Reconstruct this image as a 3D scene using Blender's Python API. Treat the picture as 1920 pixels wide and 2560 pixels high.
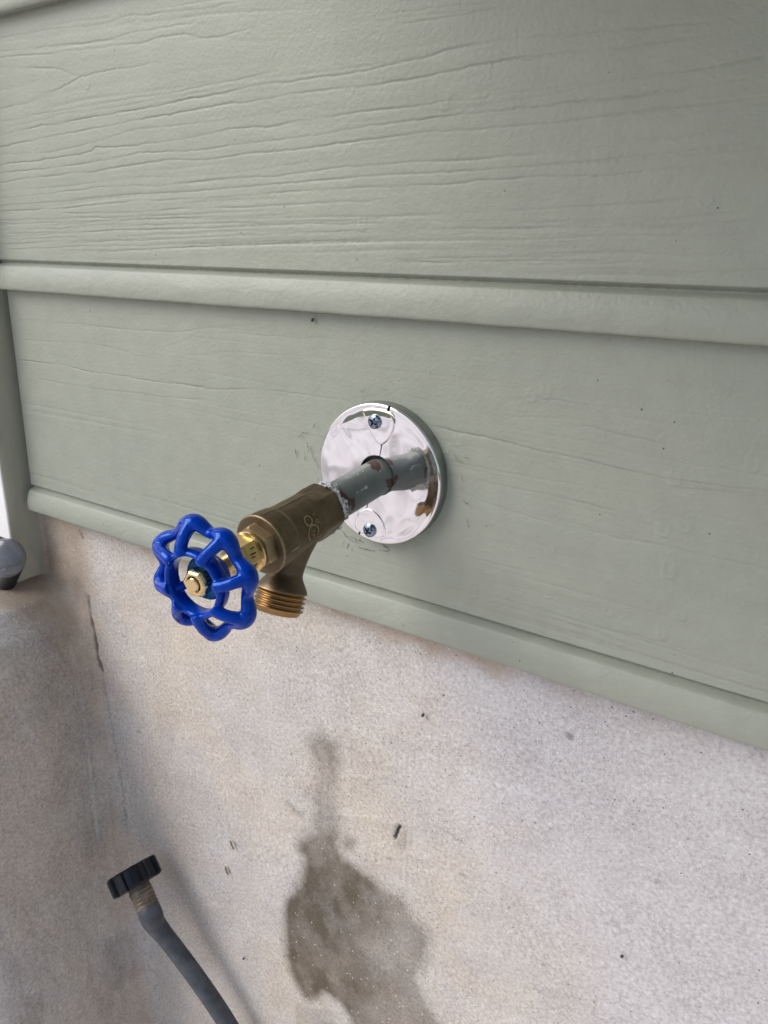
import bpy, bmesh, math, random
import numpy as np
from mathutils import Vector, Matrix

R = math.radians
scene = bpy.context.scene
for o in list(bpy.data.objects):
    bpy.data.objects.remove(o)
COL = scene.collection

# ------------------------------------------------------------------ camera
cam_d = bpy.data.cameras.new('camera')
cam = bpy.data.objects.new('camera', cam_d)
COL.objects.link(cam)
cam_d.sensor_fit = 'VERTICAL'
cam_d.sensor_height = 24.0
cam_d.lens = 18.02
cam_d.clip_start = 0.01
cam_d.clip_end = 500.0
right = Vector((0.8296, 0.5581, 0.0144))
up = Vector((-0.1935, 0.2633, 0.9451))
back = Vector((0.5237, -0.7869, 0.3265))
cam.matrix_world = Matrix(((right.x, up.x, back.x, 0.2476),
                           (right.y, up.y, back.y, -0.3736),
                           (right.z, up.z, back.z, 0.1292),
                           (0, 0, 0, 1)))
scene.camera = cam
scene.render.resolution_x, scene.render.resolution_y = 768, 1024

# ------------------------------------------------------------------ light
SUN_DIR = Vector((-0.52, -0.54, 0.66)).normalized()      # towards the light
world = bpy.data.worlds.new('World')
scene.world = world
world.use_nodes = True
wn = world.node_tree
wn.nodes.clear()
wo = wn.nodes.new('ShaderNodeOutputWorld')
wb = wn.nodes.new('ShaderNodeBackground')
ws = wn.nodes.new('ShaderNodeTexSky')
ws.sky_type = 'NISHITA'
ws.sun_disc = False
ws.sun_elevation = math.asin(SUN_DIR.z)
ws.sun_rotation = math.atan2(SUN_DIR.x, SUN_DIR.y) % (2 * math.pi)
ws.air_density = 1.0
ws.dust_density = 2.0
ws.ozone_density = 1.0
wb.inputs['Strength'].default_value = 0.12
wn.links.new(ws.outputs[0], wb.inputs[0])
wn.links.new(wb.outputs[0], wo.inputs[0])
sun_d = bpy.data.lights.new('sun', 'SUN')
sun_d.energy = 1.5
sun_d.angle = R(42)
sun_d.color = (1.0, 0.97, 0.94)
sun = bpy.data.objects.new('sun', sun_d)
COL.objects.link(sun)
sun.rotation_euler = (-SUN_DIR).to_track_quat('-Z', 'Y').to_euler()
sun.location = SUN_DIR * 20
vs = scene.view_settings
vs.view_transform = 'Standard'
vs.look = 'None'
vs.gamma = 1
vs.use_curve_mapping = False
vs.exposure = 0.57

# ------------------------------------------------------------------ helpers
RNG = np.random.default_rng(7)
random.seed(5)


class NT:
    """small node-tree helper"""
    def __init__(self, name):
        self.m = bpy.data.materials.new(name)
        self.m.use_nodes = True
        self.t = self.m.node_tree
        self.b = self.t.nodes['Principled BSDF']
        self.co = None

    def n(self, kind, **kw):
        nd = self.t.nodes.new(kind)
        for k, v in kw.items():
            setattr(nd, k, v)
        return nd

    def link(self, a, b):
        self.t.links.new(a, b)

    def coords(self, scale=(1, 1, 1)):
        if self.co is None:
            self.co = self.n('ShaderNodeTexCoord').outputs['Object']
        if scale == (1, 1, 1):
            return self.co
        mp = self.n('ShaderNodeMapping')
        mp.inputs['Scale'].default_value = scale
        self.link(self.co, mp.inputs[0])
        return mp.outputs[0]

    def noise(self, scale, detail=4, rough=0.5, stretch=(1, 1, 1), dist=0.0):
        nd = self.n('ShaderNodeTexNoise')
        self.link(self.coords(stretch), nd.inputs['Vector'])
        nd.inputs['Scale'].default_value = scale
        nd.inputs['Detail'].default_value = detail
        nd.inputs['Roughness'].default_value = rough
        nd.inputs['Distortion'].default_value = dist
        return nd.outputs['Fac']

    def voronoi(self, scale, out='Distance', rnd=1.0):
        nd = self.n('ShaderNodeTexVoronoi')
        self.link(self.coords(), nd.inputs['Vector'])
        nd.inputs['Scale'].default_value = scale
        nd.inputs['Randomness'].default_value = rnd
        return nd.outputs if out is None else nd.outputs[out]

    def ramp(self, fac, stops):
        nd = self.n('ShaderNodeValToRGB')
        el = nd.color_ramp.elements
        while len(el) < len(stops):
            el.new(0.5)
        for e, (p, c) in zip(el, stops):
            e.position = p
            if not isinstance(c, (tuple, list)):
                c = (c, c, c)
            e.color = (*c[:3], 1)
        self.link(fac, nd.inputs[0])
        return nd.outputs[0]

    def mix(self, fac, a, b, mode='MIX'):
        nd = self.n('ShaderNodeMix', data_type='RGBA', blend_type=mode)
        for sock, v in ((nd.inputs[0], fac), (nd.inputs[6], a), (nd.inputs[7], b)):
            if isinstance(v, (int, float)):
                sock.default_value = v
            elif isinstance(v, tuple):
                sock.default_value = (*v[:3], 1)
            else:
                self.link(v, sock)
        return nd.outputs[2]

    def math(self, op, a, b=0.0):
        nd = self.n('ShaderNodeMath', operation=op)
        for sock, v in ((nd.inputs[0], a), (nd.inputs[1], b)):
            if isinstance(v, (int, float)):
                sock.default_value = v
            else:
                self.link(v, sock)
        return nd.outputs[0]

    def attr(self, name):
        nd = self.n('ShaderNodeAttribute', attribute_name=name)
        return nd.outputs['Fac']

    def bump(self, height, strength, dist, prev=None):
        nd = self.n('ShaderNodeBump')
        nd.inputs['Strength'].default_value = strength
        nd.inputs['Distance'].default_value = dist
        self.link(height, nd.inputs['Height'])
        if prev is not None:
            self.link(prev, nd.inputs['Normal'])
        return nd.outputs[0]

    def set(self, **kw):
        names = dict(color='Base Color', rough='Roughness', metal='Metallic', normal='Normal',
                     coat='Coat Weight', coat_rough='Coat Roughness', spec='Specular IOR Level',
                     trans='Transmission Weight', ior='IOR', tint='Specular Tint')
        for k, v in kw.items():
            s = self.b.inputs[names[k]]
            if isinstance(v, (int, float)):
                s.default_value = v
            elif isinstance(v, tuple):
                s.default_value = (*v[:3], 1)
            else:
                self.link(v, s)
        return self.m


def tag(o, label=None, cat=None, group=None, kind=None):
    if label: o['label'] = label
    if cat: o['category'] = cat
    if group: o['group'] = group
    if kind: o['kind'] = kind
    return o


def empty(name, loc):
    o = bpy.data.objects.new(name, None)
    o.empty_display_size = 0.02
    o.location = loc
    COL.objects.link(o)
    return o


def origin_of(parent):
    v = Vector((0, 0, 0))
    while parent is not None:
        v = v + parent.location
        parent = parent.parent
    return v


def link_mesh(name, me, mat, parent=None, loc=None):
    o = bpy.data.objects.new(name, me)
    if mat is not None:
        for m in (mat if isinstance(mat, (list, tuple)) else [mat]):
            me.materials.append(m)
    COL.objects.link(o)
    o.parent = parent
    return o


def build(name, verts, faces, mat, parent=None, smooth=True, auto=None, base=None):
    """verts in world metres; the object's origin is its parent's (or base)"""
    V = np.asarray(verts, dtype=float)
    off = np.array(origin_of(parent)) if parent is not None else np.array(base if base is not None else (0, 0, 0), dtype=float)
    me = bpy.data.meshes.new(name)
    me.from_pydata((V - off).tolist(), [], [tuple(int(i) for i in f) for f in faces])
    if smooth:
        me.polygons.foreach_set('use_smooth', np.ones(len(me.polygons), dtype=bool))
    me.update()
    o = link_mesh(name, me, mat, parent)
    if parent is None and base is not None:
        o.location = base
    if auto is not None:
        me.set_sharp_from_angle(angle=R(auto))
    return o


def grid(name, P, mat, parent=None, wrap=False, base=None, flip=False, attrs=None, auto=None):
    """P: (rows, cols, 3) world points"""
    nr, nc = P.shape[:2]
    off = np.array(origin_of(parent)) if parent is not None else np.array(base if base is not None else (0, 0, 0), dtype=float)
    V = (P.reshape(-1, 3) - off).astype(np.float32)
    i = np.arange(nr - 1)[:, None]
    j = np.arange(nc if wrap else nc - 1)[None, :]
    j2 = (j + 1) % nc
    a, b, c, d = i * nc + j, i * nc + j2, (i + 1) * nc + j2, (i + 1) * nc + j
    F = np.stack(np.broadcast_arrays(a, b, c, d), -1).reshape(-1, 4)
    if flip:
        F = F[:, ::-1]
    nf = len(F)
    me = bpy.data.meshes.new(name)
    me.vertices.add(len(V))
    me.vertices.foreach_set('co', V.ravel())
    me.loops.add(nf * 4)
    me.loops.foreach_set('vertex_index', np.ascontiguousarray(F, dtype=np.int32).ravel())
    me.polygons.add(nf)
    me.polygons.foreach_set('loop_start', np.arange(0, nf * 4, 4, dtype=np.int32))
    me.polygons.foreach_set('use_smooth', np.ones(nf, dtype=bool))
    me.update(calc_edges=True)
    for k, A in (attrs or {}).items():
        at = me.attributes.new(k, 'FLOAT', 'POINT')
        at.data.foreach_set('value', np.ascontiguousarray(A, dtype=np.float32).ravel())
    if auto is not None:
        me.set_sharp_from_angle(angle=R(auto))
    o = link_mesh(name, me, mat, parent)
    if parent is None and base is not None:
        o.location = base
    return o


def lattice_noise(u, v, seed=0):
    """smooth value noise in -1..1, one feature per unit"""
    rg = np.random.default_rng(seed)
    T = rg.uniform(-1, 1, (256, 256))
    iu, iv = np.floor(u).astype(int), np.floor(v).astype(int)
    fu, fv = u - iu, v - iv
    fu, fv = fu * fu * (3 - 2 * fu), fv * fv * (3 - 2 * fv)
    g = lambda a, b: T[a % 256, b % 256]
    return ((g(iu, iv) * (1 - fu) + g(iu + 1, iv) * fu) * (1 - fv)
            + (g(iu, iv + 1) * (1 - fu) + g(iu + 1, iv + 1) * fu) * fv)


def fbm(u, v, octaves=4, gain=0.5, seed=0):
    s, a, tot = 0, 1.0, 0
    for k in range(octaves):
        s = s + a * lattice_noise(u * 2 ** k + 17.3 * k, v * 2 ** k + 9.1 * k, seed + k)
        tot += a
        a *= gain
    return s / tot


def sstep(x, a, b):
    t = np.clip((x - a) / (b - a), 0, 1)
    return t * t * (3 - 2 * t)


def poly_sdf(px, pz, poly):
    """signed distance to a closed polygon, negative inside"""
    P = np.array(poly, dtype=float)
    Q = np.roll(P, -1, axis=0)
    d = np.full(px.shape, 1e9)
    inside = np.zeros(px.shape, bool)
    for (x0, z0), (x1, z1) in zip(P, Q):
        ex, ez = x1 - x0, z1 - z0
        wx, wz = px - x0, pz - z0
        t = np.clip((wx * ex + wz * ez) / (ex * ex + ez * ez + 1e-12), 0, 1)
        d = np.minimum(d, (wx - ex * t) ** 2 + (wz - ez * t) ** 2)
        c = ((z0 > pz) != (z1 > pz)) & (px < ex * (pz - z0) / (ez + 1e-12) + x0)
        inside ^= c
    d = np.sqrt(d)
    return np.where(inside, -d, d)


def sweep(pts, rad, n=10, closed=False, ref=(0, 0, 1), flat=1.0):
    """tube along pts; returns verts, faces. flat scales the radius along ref"""
    P = [Vector(p) for p in pts]
    m = len(P)
    rad = rad if hasattr(rad, '__len__') else [rad] * m
    V, F = [], []
    ref = Vector(ref)
    for i in range(m):
        if closed:
            t = (P[(i + 1) % m] - P[i - 1]).normalized()
        else:
            t = (P[min(i + 1, m - 1)] - P[max(i - 1, 0)]).normalized()
        s = t.cross(ref)
        if s.length < 1e-4:
            s = t.orthogonal()
        s.normalize()
        w = s.cross(t).normalized()
        for k in range(n):
            an = 2 * math.pi * k / n
            V.append(P[i] + s * (math.cos(an) * rad[i]) + w * (math.sin(an) * rad[i] * flat))
    for i in range(m if closed else m - 1):
        for k in range(n):
            a, b = i * n + k, i * n + (k + 1) % n
            c, d = ((i + 1) % m) * n + (k + 1) % n, ((i + 1) % m) * n + k
            F.append((a, b, c, d))
    if not closed:
        F.append(tuple(range(n))[::-1])
        F.append(tuple(range((m - 1) * n, m * n)))
    return V, F


def merge(*parts):
    V, F = [], []
    for v, f in parts:
        o = len(V)
        V += [tuple(x) for x in v]
        F += [tuple(i + o for i in q) for q in f]
    return V, F


def box(x0, x1, y0, y1, z0, z1):
    V = [(x, y, z) for x in (x0, x1) for y in (y0, y1) for z in (z0, z1)]
    F = [(0, 1, 3, 2), (4, 6, 7, 5), (0, 4, 5, 1), (2, 3, 7, 6), (0, 2, 6, 4), (1, 5, 7, 3)]
    return V, F


def bevel_obj(o, width, seg=2):
    md = o.modifiers.new('bevel', 'BEVEL')
    md.width = width
    md.segments = seg
    md.limit_method = 'ANGLE'
    return o


class Frame:
    """axis frame: origin, axis, two cross directions"""
    def __init__(self, o, a, e1, e2):
        self.o, self.a, self.e1, self.e2 = (np.array(v, dtype=float) for v in (o, a, e1, e2))

    def pt(self, r, th, t):
        r, th, t = np.broadcast_arrays(np.asarray(r, float), np.asarray(th, float), np.asarray(t, float))
        return (self.o + t[..., None] * self.a + (r * np.cos(th))[..., None] * self.e1
                + (r * np.sin(th))[..., None] * self.e2)


def lathe(name, fr, prof, mat, parent, n=96, rfun=None, caps=True, auto=40, attrs=None, flip=True):
    """prof: list of (t, r). rfun(theta, t, r) may reshape"""
    th = np.linspace(0, 2 * np.pi, n, endpoint=False)
    T = np.array([p[0] for p in prof])[:, None] * np.ones((1, n))
    RR = np.array([p[1] for p in prof])[:, None] * np.ones((1, n))
    TH = np.ones((len(prof), 1)) * th[None, :]
    if rfun is not None:
        RR = rfun(TH, T, RR)
    P = fr.pt(RR, TH, T)
    o = grid(name, P, mat, parent, wrap=True, flip=flip, auto=None, attrs={k: f(TH, T) for k, f in (attrs or {}).items()})
    me = o.data
    if caps:
        bm = bmesh.new()
        bm.from_mesh(me)
        bm.edges.ensure_lookup_table()
        be = [e for e in bm.edges if e.is_boundary]
        bmesh.ops.holes_fill(bm, edges=be, sides=0)
        bmesh.ops.recalc_face_normals(bm, faces=bm.faces)
        bm.to_mesh(me)
        bm.free()
    if auto:
        me.set_sharp_from_angle(angle=R(auto))
    return o


def hexr(apothem, corner=None, rot=0.0):
    def f(th, t, r):
        a = (th - rot + np.pi / 6) % (np.pi / 3) - np.pi / 6
        h = r * apothem / np.cos(a)
        return np.minimum(h, (corner if corner else 9) * r)
    return f


def text_mesh(s, size):
    """flat outline of a string, centred: verts (x, y), faces"""
    cu = bpy.data.curves.new('t', 'FONT')
    cu.body = s
    cu.size = size
    cu.align_x = 'CENTER'
    cu.align_y = 'CENTER'
    cu.resolution_u = 3
    ob = bpy.data.objects.new('t', cu)
    COL.objects.link(ob)
    dg = bpy.context.evaluated_depsgraph_get()
    me = bpy.data.meshes.new_from_object(ob.evaluated_get(dg))
    bm = bmesh.new()
    bm.from_mesh(me)
    bmesh.ops.remove_doubles(bm, verts=bm.verts, dist=size * 1e-3)
    bmesh.ops.triangulate(bm, faces=bm.faces)
    bmesh.ops.subdivide_edges(bm, edges=bm.edges, cuts=1)
    V = [tuple(v.co) for v in bm.verts]
    bm.verts.index_update()
    F = [tuple(v.index for v in f.verts) for f in bm.faces]
    bm.free()
    bpy.data.objects.remove(ob)
    bpy.data.curves.remove(cu)
    bpy.data.meshes.remove(me)
    return V, F


def extrude_flat(V2, F, place, h):
    """turn a flat outline into a raised shape: place(x, y, height) -> world"""
    n = len(V2)
    top = [place(x, y, h) for x, y, *_ in V2]
    bot = [place(x, y, -h) for x, y, *_ in V2]
    cnt = {}
    for f in F:
        for i in range(len(f)):
            a, b = f[i], f[(i + 1) % len(f)]
            cnt[(a, b)] = cnt.get((a, b), 0) + 1
    side = [(a, b, b + n, a + n) for (a, b) in cnt if (b, a) not in cnt]
    return [tuple(p) for p in top + bot], list(F) + side


def ring2(r0, r1, n=28, a0=0.0, a1=2 * math.pi):
    full = abs(a1 - a0 - 2 * math.pi) < 1e-6
    V, F = [], []
    m = n if full else n + 1
    for i in range(m):
        an = a0 + (a1 - a0) * i / n
        V += [(r0 * math.cos(an), r0 * math.sin(an)), (r1 * math.cos(an), r1 * math.sin(an))]
    for i in range(n):
        j = (i + 1) % m
        F.append((2 * i, 2 * i + 1, 2 * j + 1, 2 * j))
    return V, F

# ------------------------------------------------------------------ traced measurements (metres on the wall: x right, z up)
GRAIN_UP=[(0.8, [(-0.3431, 0.2682), (-0.2873, 0.2668), (-0.2373, 0.2636), (-0.2002, 0.2642), (-0.1501, 0.2603), (-0.103, 0.2589)]), (1, [(-0.3454, 0.2596), (-0.2764, 0.2558), (-0.22, 0.2537), (-0.2061, 0.2547), (-0.1712, 0.2544), (-0.1409, 0.2526)]), (1, [(-0.3463, 0.2559), (-0.2904, 0.2524), (-0.2396, 0.2505), (-0.1936, 0.2481), (-0.176, 0.2494), (-0.1513, 0.2484), (-0.1397, 0.2453), (-0.1205, 0.2437), (-0.0949, 0.2448)]), (1, [(-0.3479, 0.2501), (-0.2921, 0.2444), (-0.2741, 0.2416), (-0.2595, 0.2367)]), (1, [(-0.355, 0.2228), (-0.3192, 0.2235), (-0.2958, 0.2276), (-0.2682, 0.2318), (-0.2547, 0.2355), (-0.218, 0.2362), (-0.1734, 0.2358)]), (0.7, [(-0.3211, 0.2153), (-0.2818, 0.2163), (-0.2209, 0.2175), (-0.1755, 0.2179), (-0.1147, 0.2197), (-0.0785, 0.2218)]), (0.5, [(-0.34, 0.2103), (-0.2824, 0.2134), (-0.2215, 0.2141), (-0.1758, 0.2153), (-0.1149, 0.2167), (-0.0874, 0.2179)]), (1.2, [(-0.3598, 0.2044), (-0.3056, 0.2082), (-0.2917, 0.2081), (-0.222, 0.2107), (-0.1718, 0.2124), (-0.1549, 0.2131), (-0.0965, 0.2158), (-0.0374, 0.2157), (-0.0059, 0.2166), (0.035, 0.2206), (0.0599, 0.2209), (0.0943, 0.2203), (0.1255, 0.2193), (0.1539, 0.2184)]), (1.2, [(-0.3617, 0.1972), (-0.3133, 0.1987), (-0.3073, 0.2002), (-0.223, 0.2037), (-0.1726, 0.2059), (-0.135, 0.2077), (-0.1061, 0.2081), (-0.0652, 0.2096), (-0.0058, 0.2091), (0.0222, 0.2103), (0.0507, 0.2126), (0.0839, 0.2126), (0.1263, 0.2127), (0.1547, 0.2133)]), (0.6, [(-0.3632, 0.1916), (-0.2898, 0.1906), (-0.2443, 0.1943), (-0.2001, 0.1996), (-0.1357, 0.1995), (-0.0793, 0.2007), (-0.0455, 0.2023)]), (1.2, [(-0.3651, 0.1843), (-0.3047, 0.1859), (-0.2504, 0.188), (-0.2449, 0.1907), (-0.2014, 0.1899), (-0.157, 0.1917), (-0.1263, 0.1938), (-0.0796, 0.1941), (-0.0456, 0.196), (-0.0055, 0.1972), (0.0426, 0.1978), (0.0851, 0.1988), (0.1177, 0.1998), (0.1472, 0.201), (0.1789, 0.2033)]), (1.2, [(-0.3666, 0.1786), (-0.3061, 0.1797), (-0.2516, 0.1814), (-0.2021, 0.1851), (-0.1578, 0.1844), (-0.1171, 0.1856), (-0.0625, 0.1871), (-0.0054, 0.19), (0.0494, 0.1917), (0.097, 0.1922), (0.1287, 0.1934), (0.1573, 0.195), (0.18, 0.1963)]), (1.2, [(-0.3685, 0.1712), (-0.3277, 0.1741), (-0.2526, 0.1755), (-0.2029, 0.1787), (-0.1689, 0.1801), (-0.1375, 0.1788), (-0.0801, 0.1807), (-0.0053, 0.1833), (0.0219, 0.1847), (0.0864, 0.1842), (0.1192, 0.1863), (0.1393, 0.1876), (0.1812, 0.1887)]), (0.5, [(-0.3701, 0.1653), (-0.2807, 0.1672), (-0.2282, 0.1702), (-0.1993, 0.1708), (-0.1593, 0.1688), (-0.0989, 0.1708), (-0.0459, 0.1749)]), (1.1, [(-0.3714, 0.1602), (-0.3098, 0.1623), (-0.2415, 0.1654), (-0.2047, 0.1659), (-0.1818, 0.1646), (-0.1385, 0.1668), (-0.0807, 0.1676), (-0.0297, 0.1701), (-0.0051, 0.1707), (0.0238, 0.1711), (0.0507, 0.171), (0.0875, 0.1715), (0.1046, 0.172), (0.1207, 0.1736), (0.1409, 0.1753), (0.1599, 0.1769), (0.1829, 0.1785)]), (1.1, [(-0.3727, 0.1551), (-0.2827, 0.1571), (-0.2055, 0.1601), (-0.1602, 0.1606), (-0.0994, 0.1625), (-0.0562, 0.1638), (-0.0297, 0.165), (-0.005, 0.1652), (0.051, 0.166), (0.088, 0.1667), (0.1106, 0.167), (0.1417, 0.1693), (0.1839, 0.1723)]), (1, [(-0.3738, 0.1509), (-0.2836, 0.1523), (-0.2061, 0.1558), (-0.1394, 0.1567), (-0.0811, 0.1582), (-0.0329, 0.1595), (-0.0049, 0.1596), (0.038, 0.16), (0.0539, 0.1611), (0.0884, 0.1616), (0.122, 0.1615), (0.1426, 0.1627), (0.1647, 0.1637), (0.1664, 0.1648), (0.1851, 0.1651)]), (0.8, [(0.0776, 0.1473), (0.1126, 0.1481), (0.1442, 0.1499), (0.1638, 0.1505), (0.1873, 0.1514)]), (0.8, [(0.0878, 0.1414), (0.1242, 0.1423), (0.1551, 0.1436), (0.1721, 0.1449), (0.1882, 0.1461)]), (0.8, [(0.0251, 0.1388), (0.0783, 0.1383), (0.1246, 0.1393), (0.1555, 0.1402), (0.1889, 0.1415)]), (0.7, [(-0.0043, 0.1218), (0.0329, 0.1214), (0.0795, 0.123), (0.1262, 0.1251)]), (0.6, [(-0.0007, 0.2403), (0.0341, 0.2388), (0.0587, 0.2375)]), (0.6, [(-0.0006, 0.2378), (0.0342, 0.2364), (0.0706, 0.235)]), (0.6, [(0.0078, 0.2347), (0.0469, 0.2343), (0.082, 0.234)]), (0.95, [(-0.2843, 0.1487), (-0.2249, 0.1486), (-0.1716, 0.1501), (-0.1236, 0.1505), (-0.0802, 0.1513), (-0.0408, 0.1519), (-0.0048, 0.1531)]), (0.36, [(0.0244, 0.1423), (0.0356, 0.1419), (0.0465, 0.1419), (0.057, 0.1423), (0.0673, 0.1422), (0.0772, 0.1424)]), (0.92, [(-0.3755, 0.1445), (-0.3284, 0.1447), (-0.2849, 0.1452), (-0.2447, 0.1455), (-0.2074, 0.1457), (-0.1726, 0.1469), (-0.1402, 0.1474)]), (0.3, [(0.0511, 0.1405), (0.0727, 0.1405), (0.093, 0.1411), (0.1122, 0.1408), (0.1304, 0.141), (0.1476, 0.1417)]), (0.79, [(-0.3761, 0.1423), (-0.3291, 0.1419), (-0.2855, 0.1426), (-0.2451, 0.1433), (-0.2076, 0.1442), (-0.1729, 0.1443), (-0.1404, 0.1448)]), (0.46, [(0.0168, 0.1381), (0.034, 0.1381), (0.0504, 0.1384), (0.0661, 0.1388), (0.0812, 0.1391), (0.0956, 0.1394)]), (0.62, [(-0.3768, 0.1395), (-0.3096, 0.1407), (-0.2496, 0.1421), (-0.1958, 0.144), (-0.1474, 0.1452), (-0.1035, 0.1453), (-0.0635, 0.1469)]), (0.63, [(0.1133, 0.1378), (0.1271, 0.138), (0.1404, 0.1384), (0.1532, 0.1384), (0.1655, 0.1384), (0.1773, 0.1388)]), (0.88, [(-0.3774, 0.1374), (-0.2929, 0.1385), (-0.2196, 0.14), (-0.1557, 0.1412), (-0.0994, 0.1418), (-0.0493, 0.1422), (-0.0046, 0.1431)]), (0.41, [(0.0252, 0.1349), (0.044, 0.1352), (0.062, 0.1355), (0.0792, 0.1353), (0.0955, 0.1357), (0.1111, 0.136)]), (0.82, [(-0.3587, 0.1343), (-0.2794, 0.1357), (-0.2102, 0.1374), (-0.1495, 0.1384), (-0.0956, 0.1404), (-0.0477, 0.1409), (-0.0046, 0.1413)]), (0.49, [(0.1039, 0.1345), (0.1126, 0.1345), (0.121, 0.1346), (0.1292, 0.1351), (0.1373, 0.1352), (0.1451, 0.1353)]), (0.51, [(-0.3789, 0.1315), (-0.2935, 0.135), (-0.2201, 0.1371), (-0.156, 0.1384), (-0.0995, 0.1397), (-0.0494, 0.1415), (-0.0046, 0.1432)]), (0.65, [(0.0583, 0.1314), (0.0697, 0.1319), (0.0807, 0.1324), (0.0914, 0.1323), (0.1018, 0.1325), (0.1118, 0.1327)]), (0.54, [(-0.3598, 0.13), (-0.297, 0.132), (-0.2408, 0.1323), (-0.19, 0.1344), (-0.144, 0.135), (-0.1021, 0.1356), (-0.0638, 0.1373)]), (0.52, [(0.05, 0.1299), (0.0624, 0.1299), (0.0744, 0.13), (0.086, 0.1305), (0.0972, 0.1308), (0.1081, 0.1314)]), (0.82, [(-0.3803, 0.1263), (-0.2946, 0.1296), (-0.221, 0.1308), (-0.1565, 0.1332), (-0.0998, 0.1345), (-0.0495, 0.135), (-0.0045, 0.137)]), (0.5, [(0.055, 0.1282), (0.0711, 0.1282), (0.0864, 0.1291), (0.1012, 0.1294), (0.1153, 0.1299), (0.1289, 0.1301)]), (0.97, [(-0.2883, 0.1281), (-0.2276, 0.1304), (-0.1736, 0.1317), (-0.1248, 0.1339), (-0.0809, 0.1353), (-0.0409, 0.1366), (-0.0045, 0.1382)]), (0.37, [(0.083, 0.1267), (0.1024, 0.1273), (0.1208, 0.1282), (0.1382, 0.1288), (0.1548, 0.1294), (0.1706, 0.1298)]), (0.75, [(-0.3814, 0.122), (-0.2955, 0.1252), (-0.2215, 0.1268), (-0.1569, 0.1287), (-0.1, 0.1307), (-0.0495, 0.1317), (-0.0044, 0.1338)]), (0.6, [(0.0062, 0.1229), (0.0345, 0.1237), (0.0608, 0.1248), (0.0853, 0.1254), (0.1083, 0.1261), (0.1299, 0.1266)]), (0.72, [(-0.2894, 0.1225), (-0.2286, 0.124), (-0.1741, 0.1265), (-0.1253, 0.1274), (-0.0811, 0.1292), (-0.041, 0.1304), (-0.0044, 0.132)]), (0.66, [(0.0152, 0.121), (0.0347, 0.1218), (0.0534, 0.1225), (0.0711, 0.1231), (0.088, 0.1235), (0.1042, 0.1241)]), (0.85, [(-0.2897, 0.1206), (-0.2287, 0.1232), (-0.1742, 0.1262), (-0.1252, 0.1284), (-0.0811, 0.1299), (-0.041, 0.1317), (-0.0044, 0.1327)]), (0.56, [(0.0722, 0.1216), (0.0894, 0.122), (0.1058, 0.1228), (0.1216, 0.1229), (0.1365, 0.124), (0.1509, 0.1241)])]
GRAIN_LOW=[(1, [(-0.37, 0.0339), (-0.3371, 0.0353), (-0.3063, 0.035), (-0.2687, 0.0331), (-0.233, 0.0341), (-0.2022, 0.0338), (-0.1729, 0.0344), (-0.1497, 0.0353)]), (0.6, [(-0.3467, 0.0206), (-0.2795, 0.0203), (-0.2401, 0.0219), (-0.1984, 0.0232), (-0.1504, 0.0263)]), (0.5, [(-0.2595, 0.0551), (-0.2305, 0.0514), (-0.2051, 0.0503)]), (0.5, [(-0.1993, 0.0574), (-0.1745, 0.0642), (-0.1555, 0.071), (-0.1248, 0.074), (-0.0749, 0.0746), (-0.0298, 0.0766)]), (0.4, [(-0.362, 0.0677), (-0.2997, 0.0688), (-0.2178, 0.0691), (-0.1691, 0.0716), (-0.1462, 0.0755), (-0.1039, 0.0798)]), (0.4, [(-0.3659, 0.0514), (-0.2735, 0.0548), (-0.233, 0.0529)]), (0.4, [(-0.1569, 0.0561), (-0.1257, 0.0618), (-0.0658, 0.0639), (-0.0129, 0.0658)]), (0.6, [(-0.1969, 0.036), (-0.1497, 0.0345), (-0.0858, 0.0399), (-0.0299, 0.0405)]), (1, [(0.0386, 0.032), (0.0666, 0.0309), (0.0864, 0.0296), (0.0992, 0.0285), (0.1175, 0.0278), (0.1408, 0.0259), (0.1626, 0.0251), (0.183, 0.0255), (0.2076, 0.0268)]), (0.6, [(0.0394, 0.0146), (0.0608, 0.0135), (0.0812, 0.0132), (0.1067, 0.014), (0.1307, 0.0136)]), (0.9, [(0.0441, 0.0061), (0.0654, 0.006), (0.0948, 0.0056), (0.1198, 0.0048), (0.1433, 0.0041)]), (0.8, [(0.125, 0.0452), (0.1387, 0.0432), (0.1551, 0.0417), (0.1708, 0.0408)]), (0.6, [(0.1683, 0.0217), (0.1883, 0.0232), (0.2082, 0.0232)]), (0.6, [(0.1852, 0.0104), (0.2103, 0.0102)]), (0.5, [(0.0703, -0.0268), (0.0975, -0.0272), (0.1229, -0.0264)]), (0.5, [(0.0474, -0.0019), (0.0828, -0.0082), (0.1138, -0.0094)]), (0.5, [(0.1212, -0.0091), (0.1449, -0.01), (0.167, -0.0085)]), (0.4, [(0.0173, 0.0485), (0.0408, 0.0456)]), (0.4, [(0.0788, 0.0448), (0.1096, 0.0477), (0.1269, 0.0488)]), (0.4, [(0.0568, -0.041), (0.0986, -0.0403), (0.1364, -0.0384)]), (0.5, [(0.0425, -0.0531), (0.072, -0.0519), (0.1127, -0.0513)]), (0.5, [(0.1201, -0.0614), (0.1388, -0.0612), (0.1625, -0.0606), (0.1849, -0.0611)]), (0.5, [(0.0728, -0.0652), (0.1006, -0.0643), (0.1393, -0.0651), (0.1748, -0.0683)]), (0.5, [(0.1028, 0.056), (0.1262, 0.0555), (0.148, 0.0565)]), (0.5, [(0.1566, 0.0708), (0.1765, 0.0698), (0.2007, 0.0691)]), (0.4, [(0.1458, 0.0739), (0.176, 0.0738), (0.1999, 0.0744)])]
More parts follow.
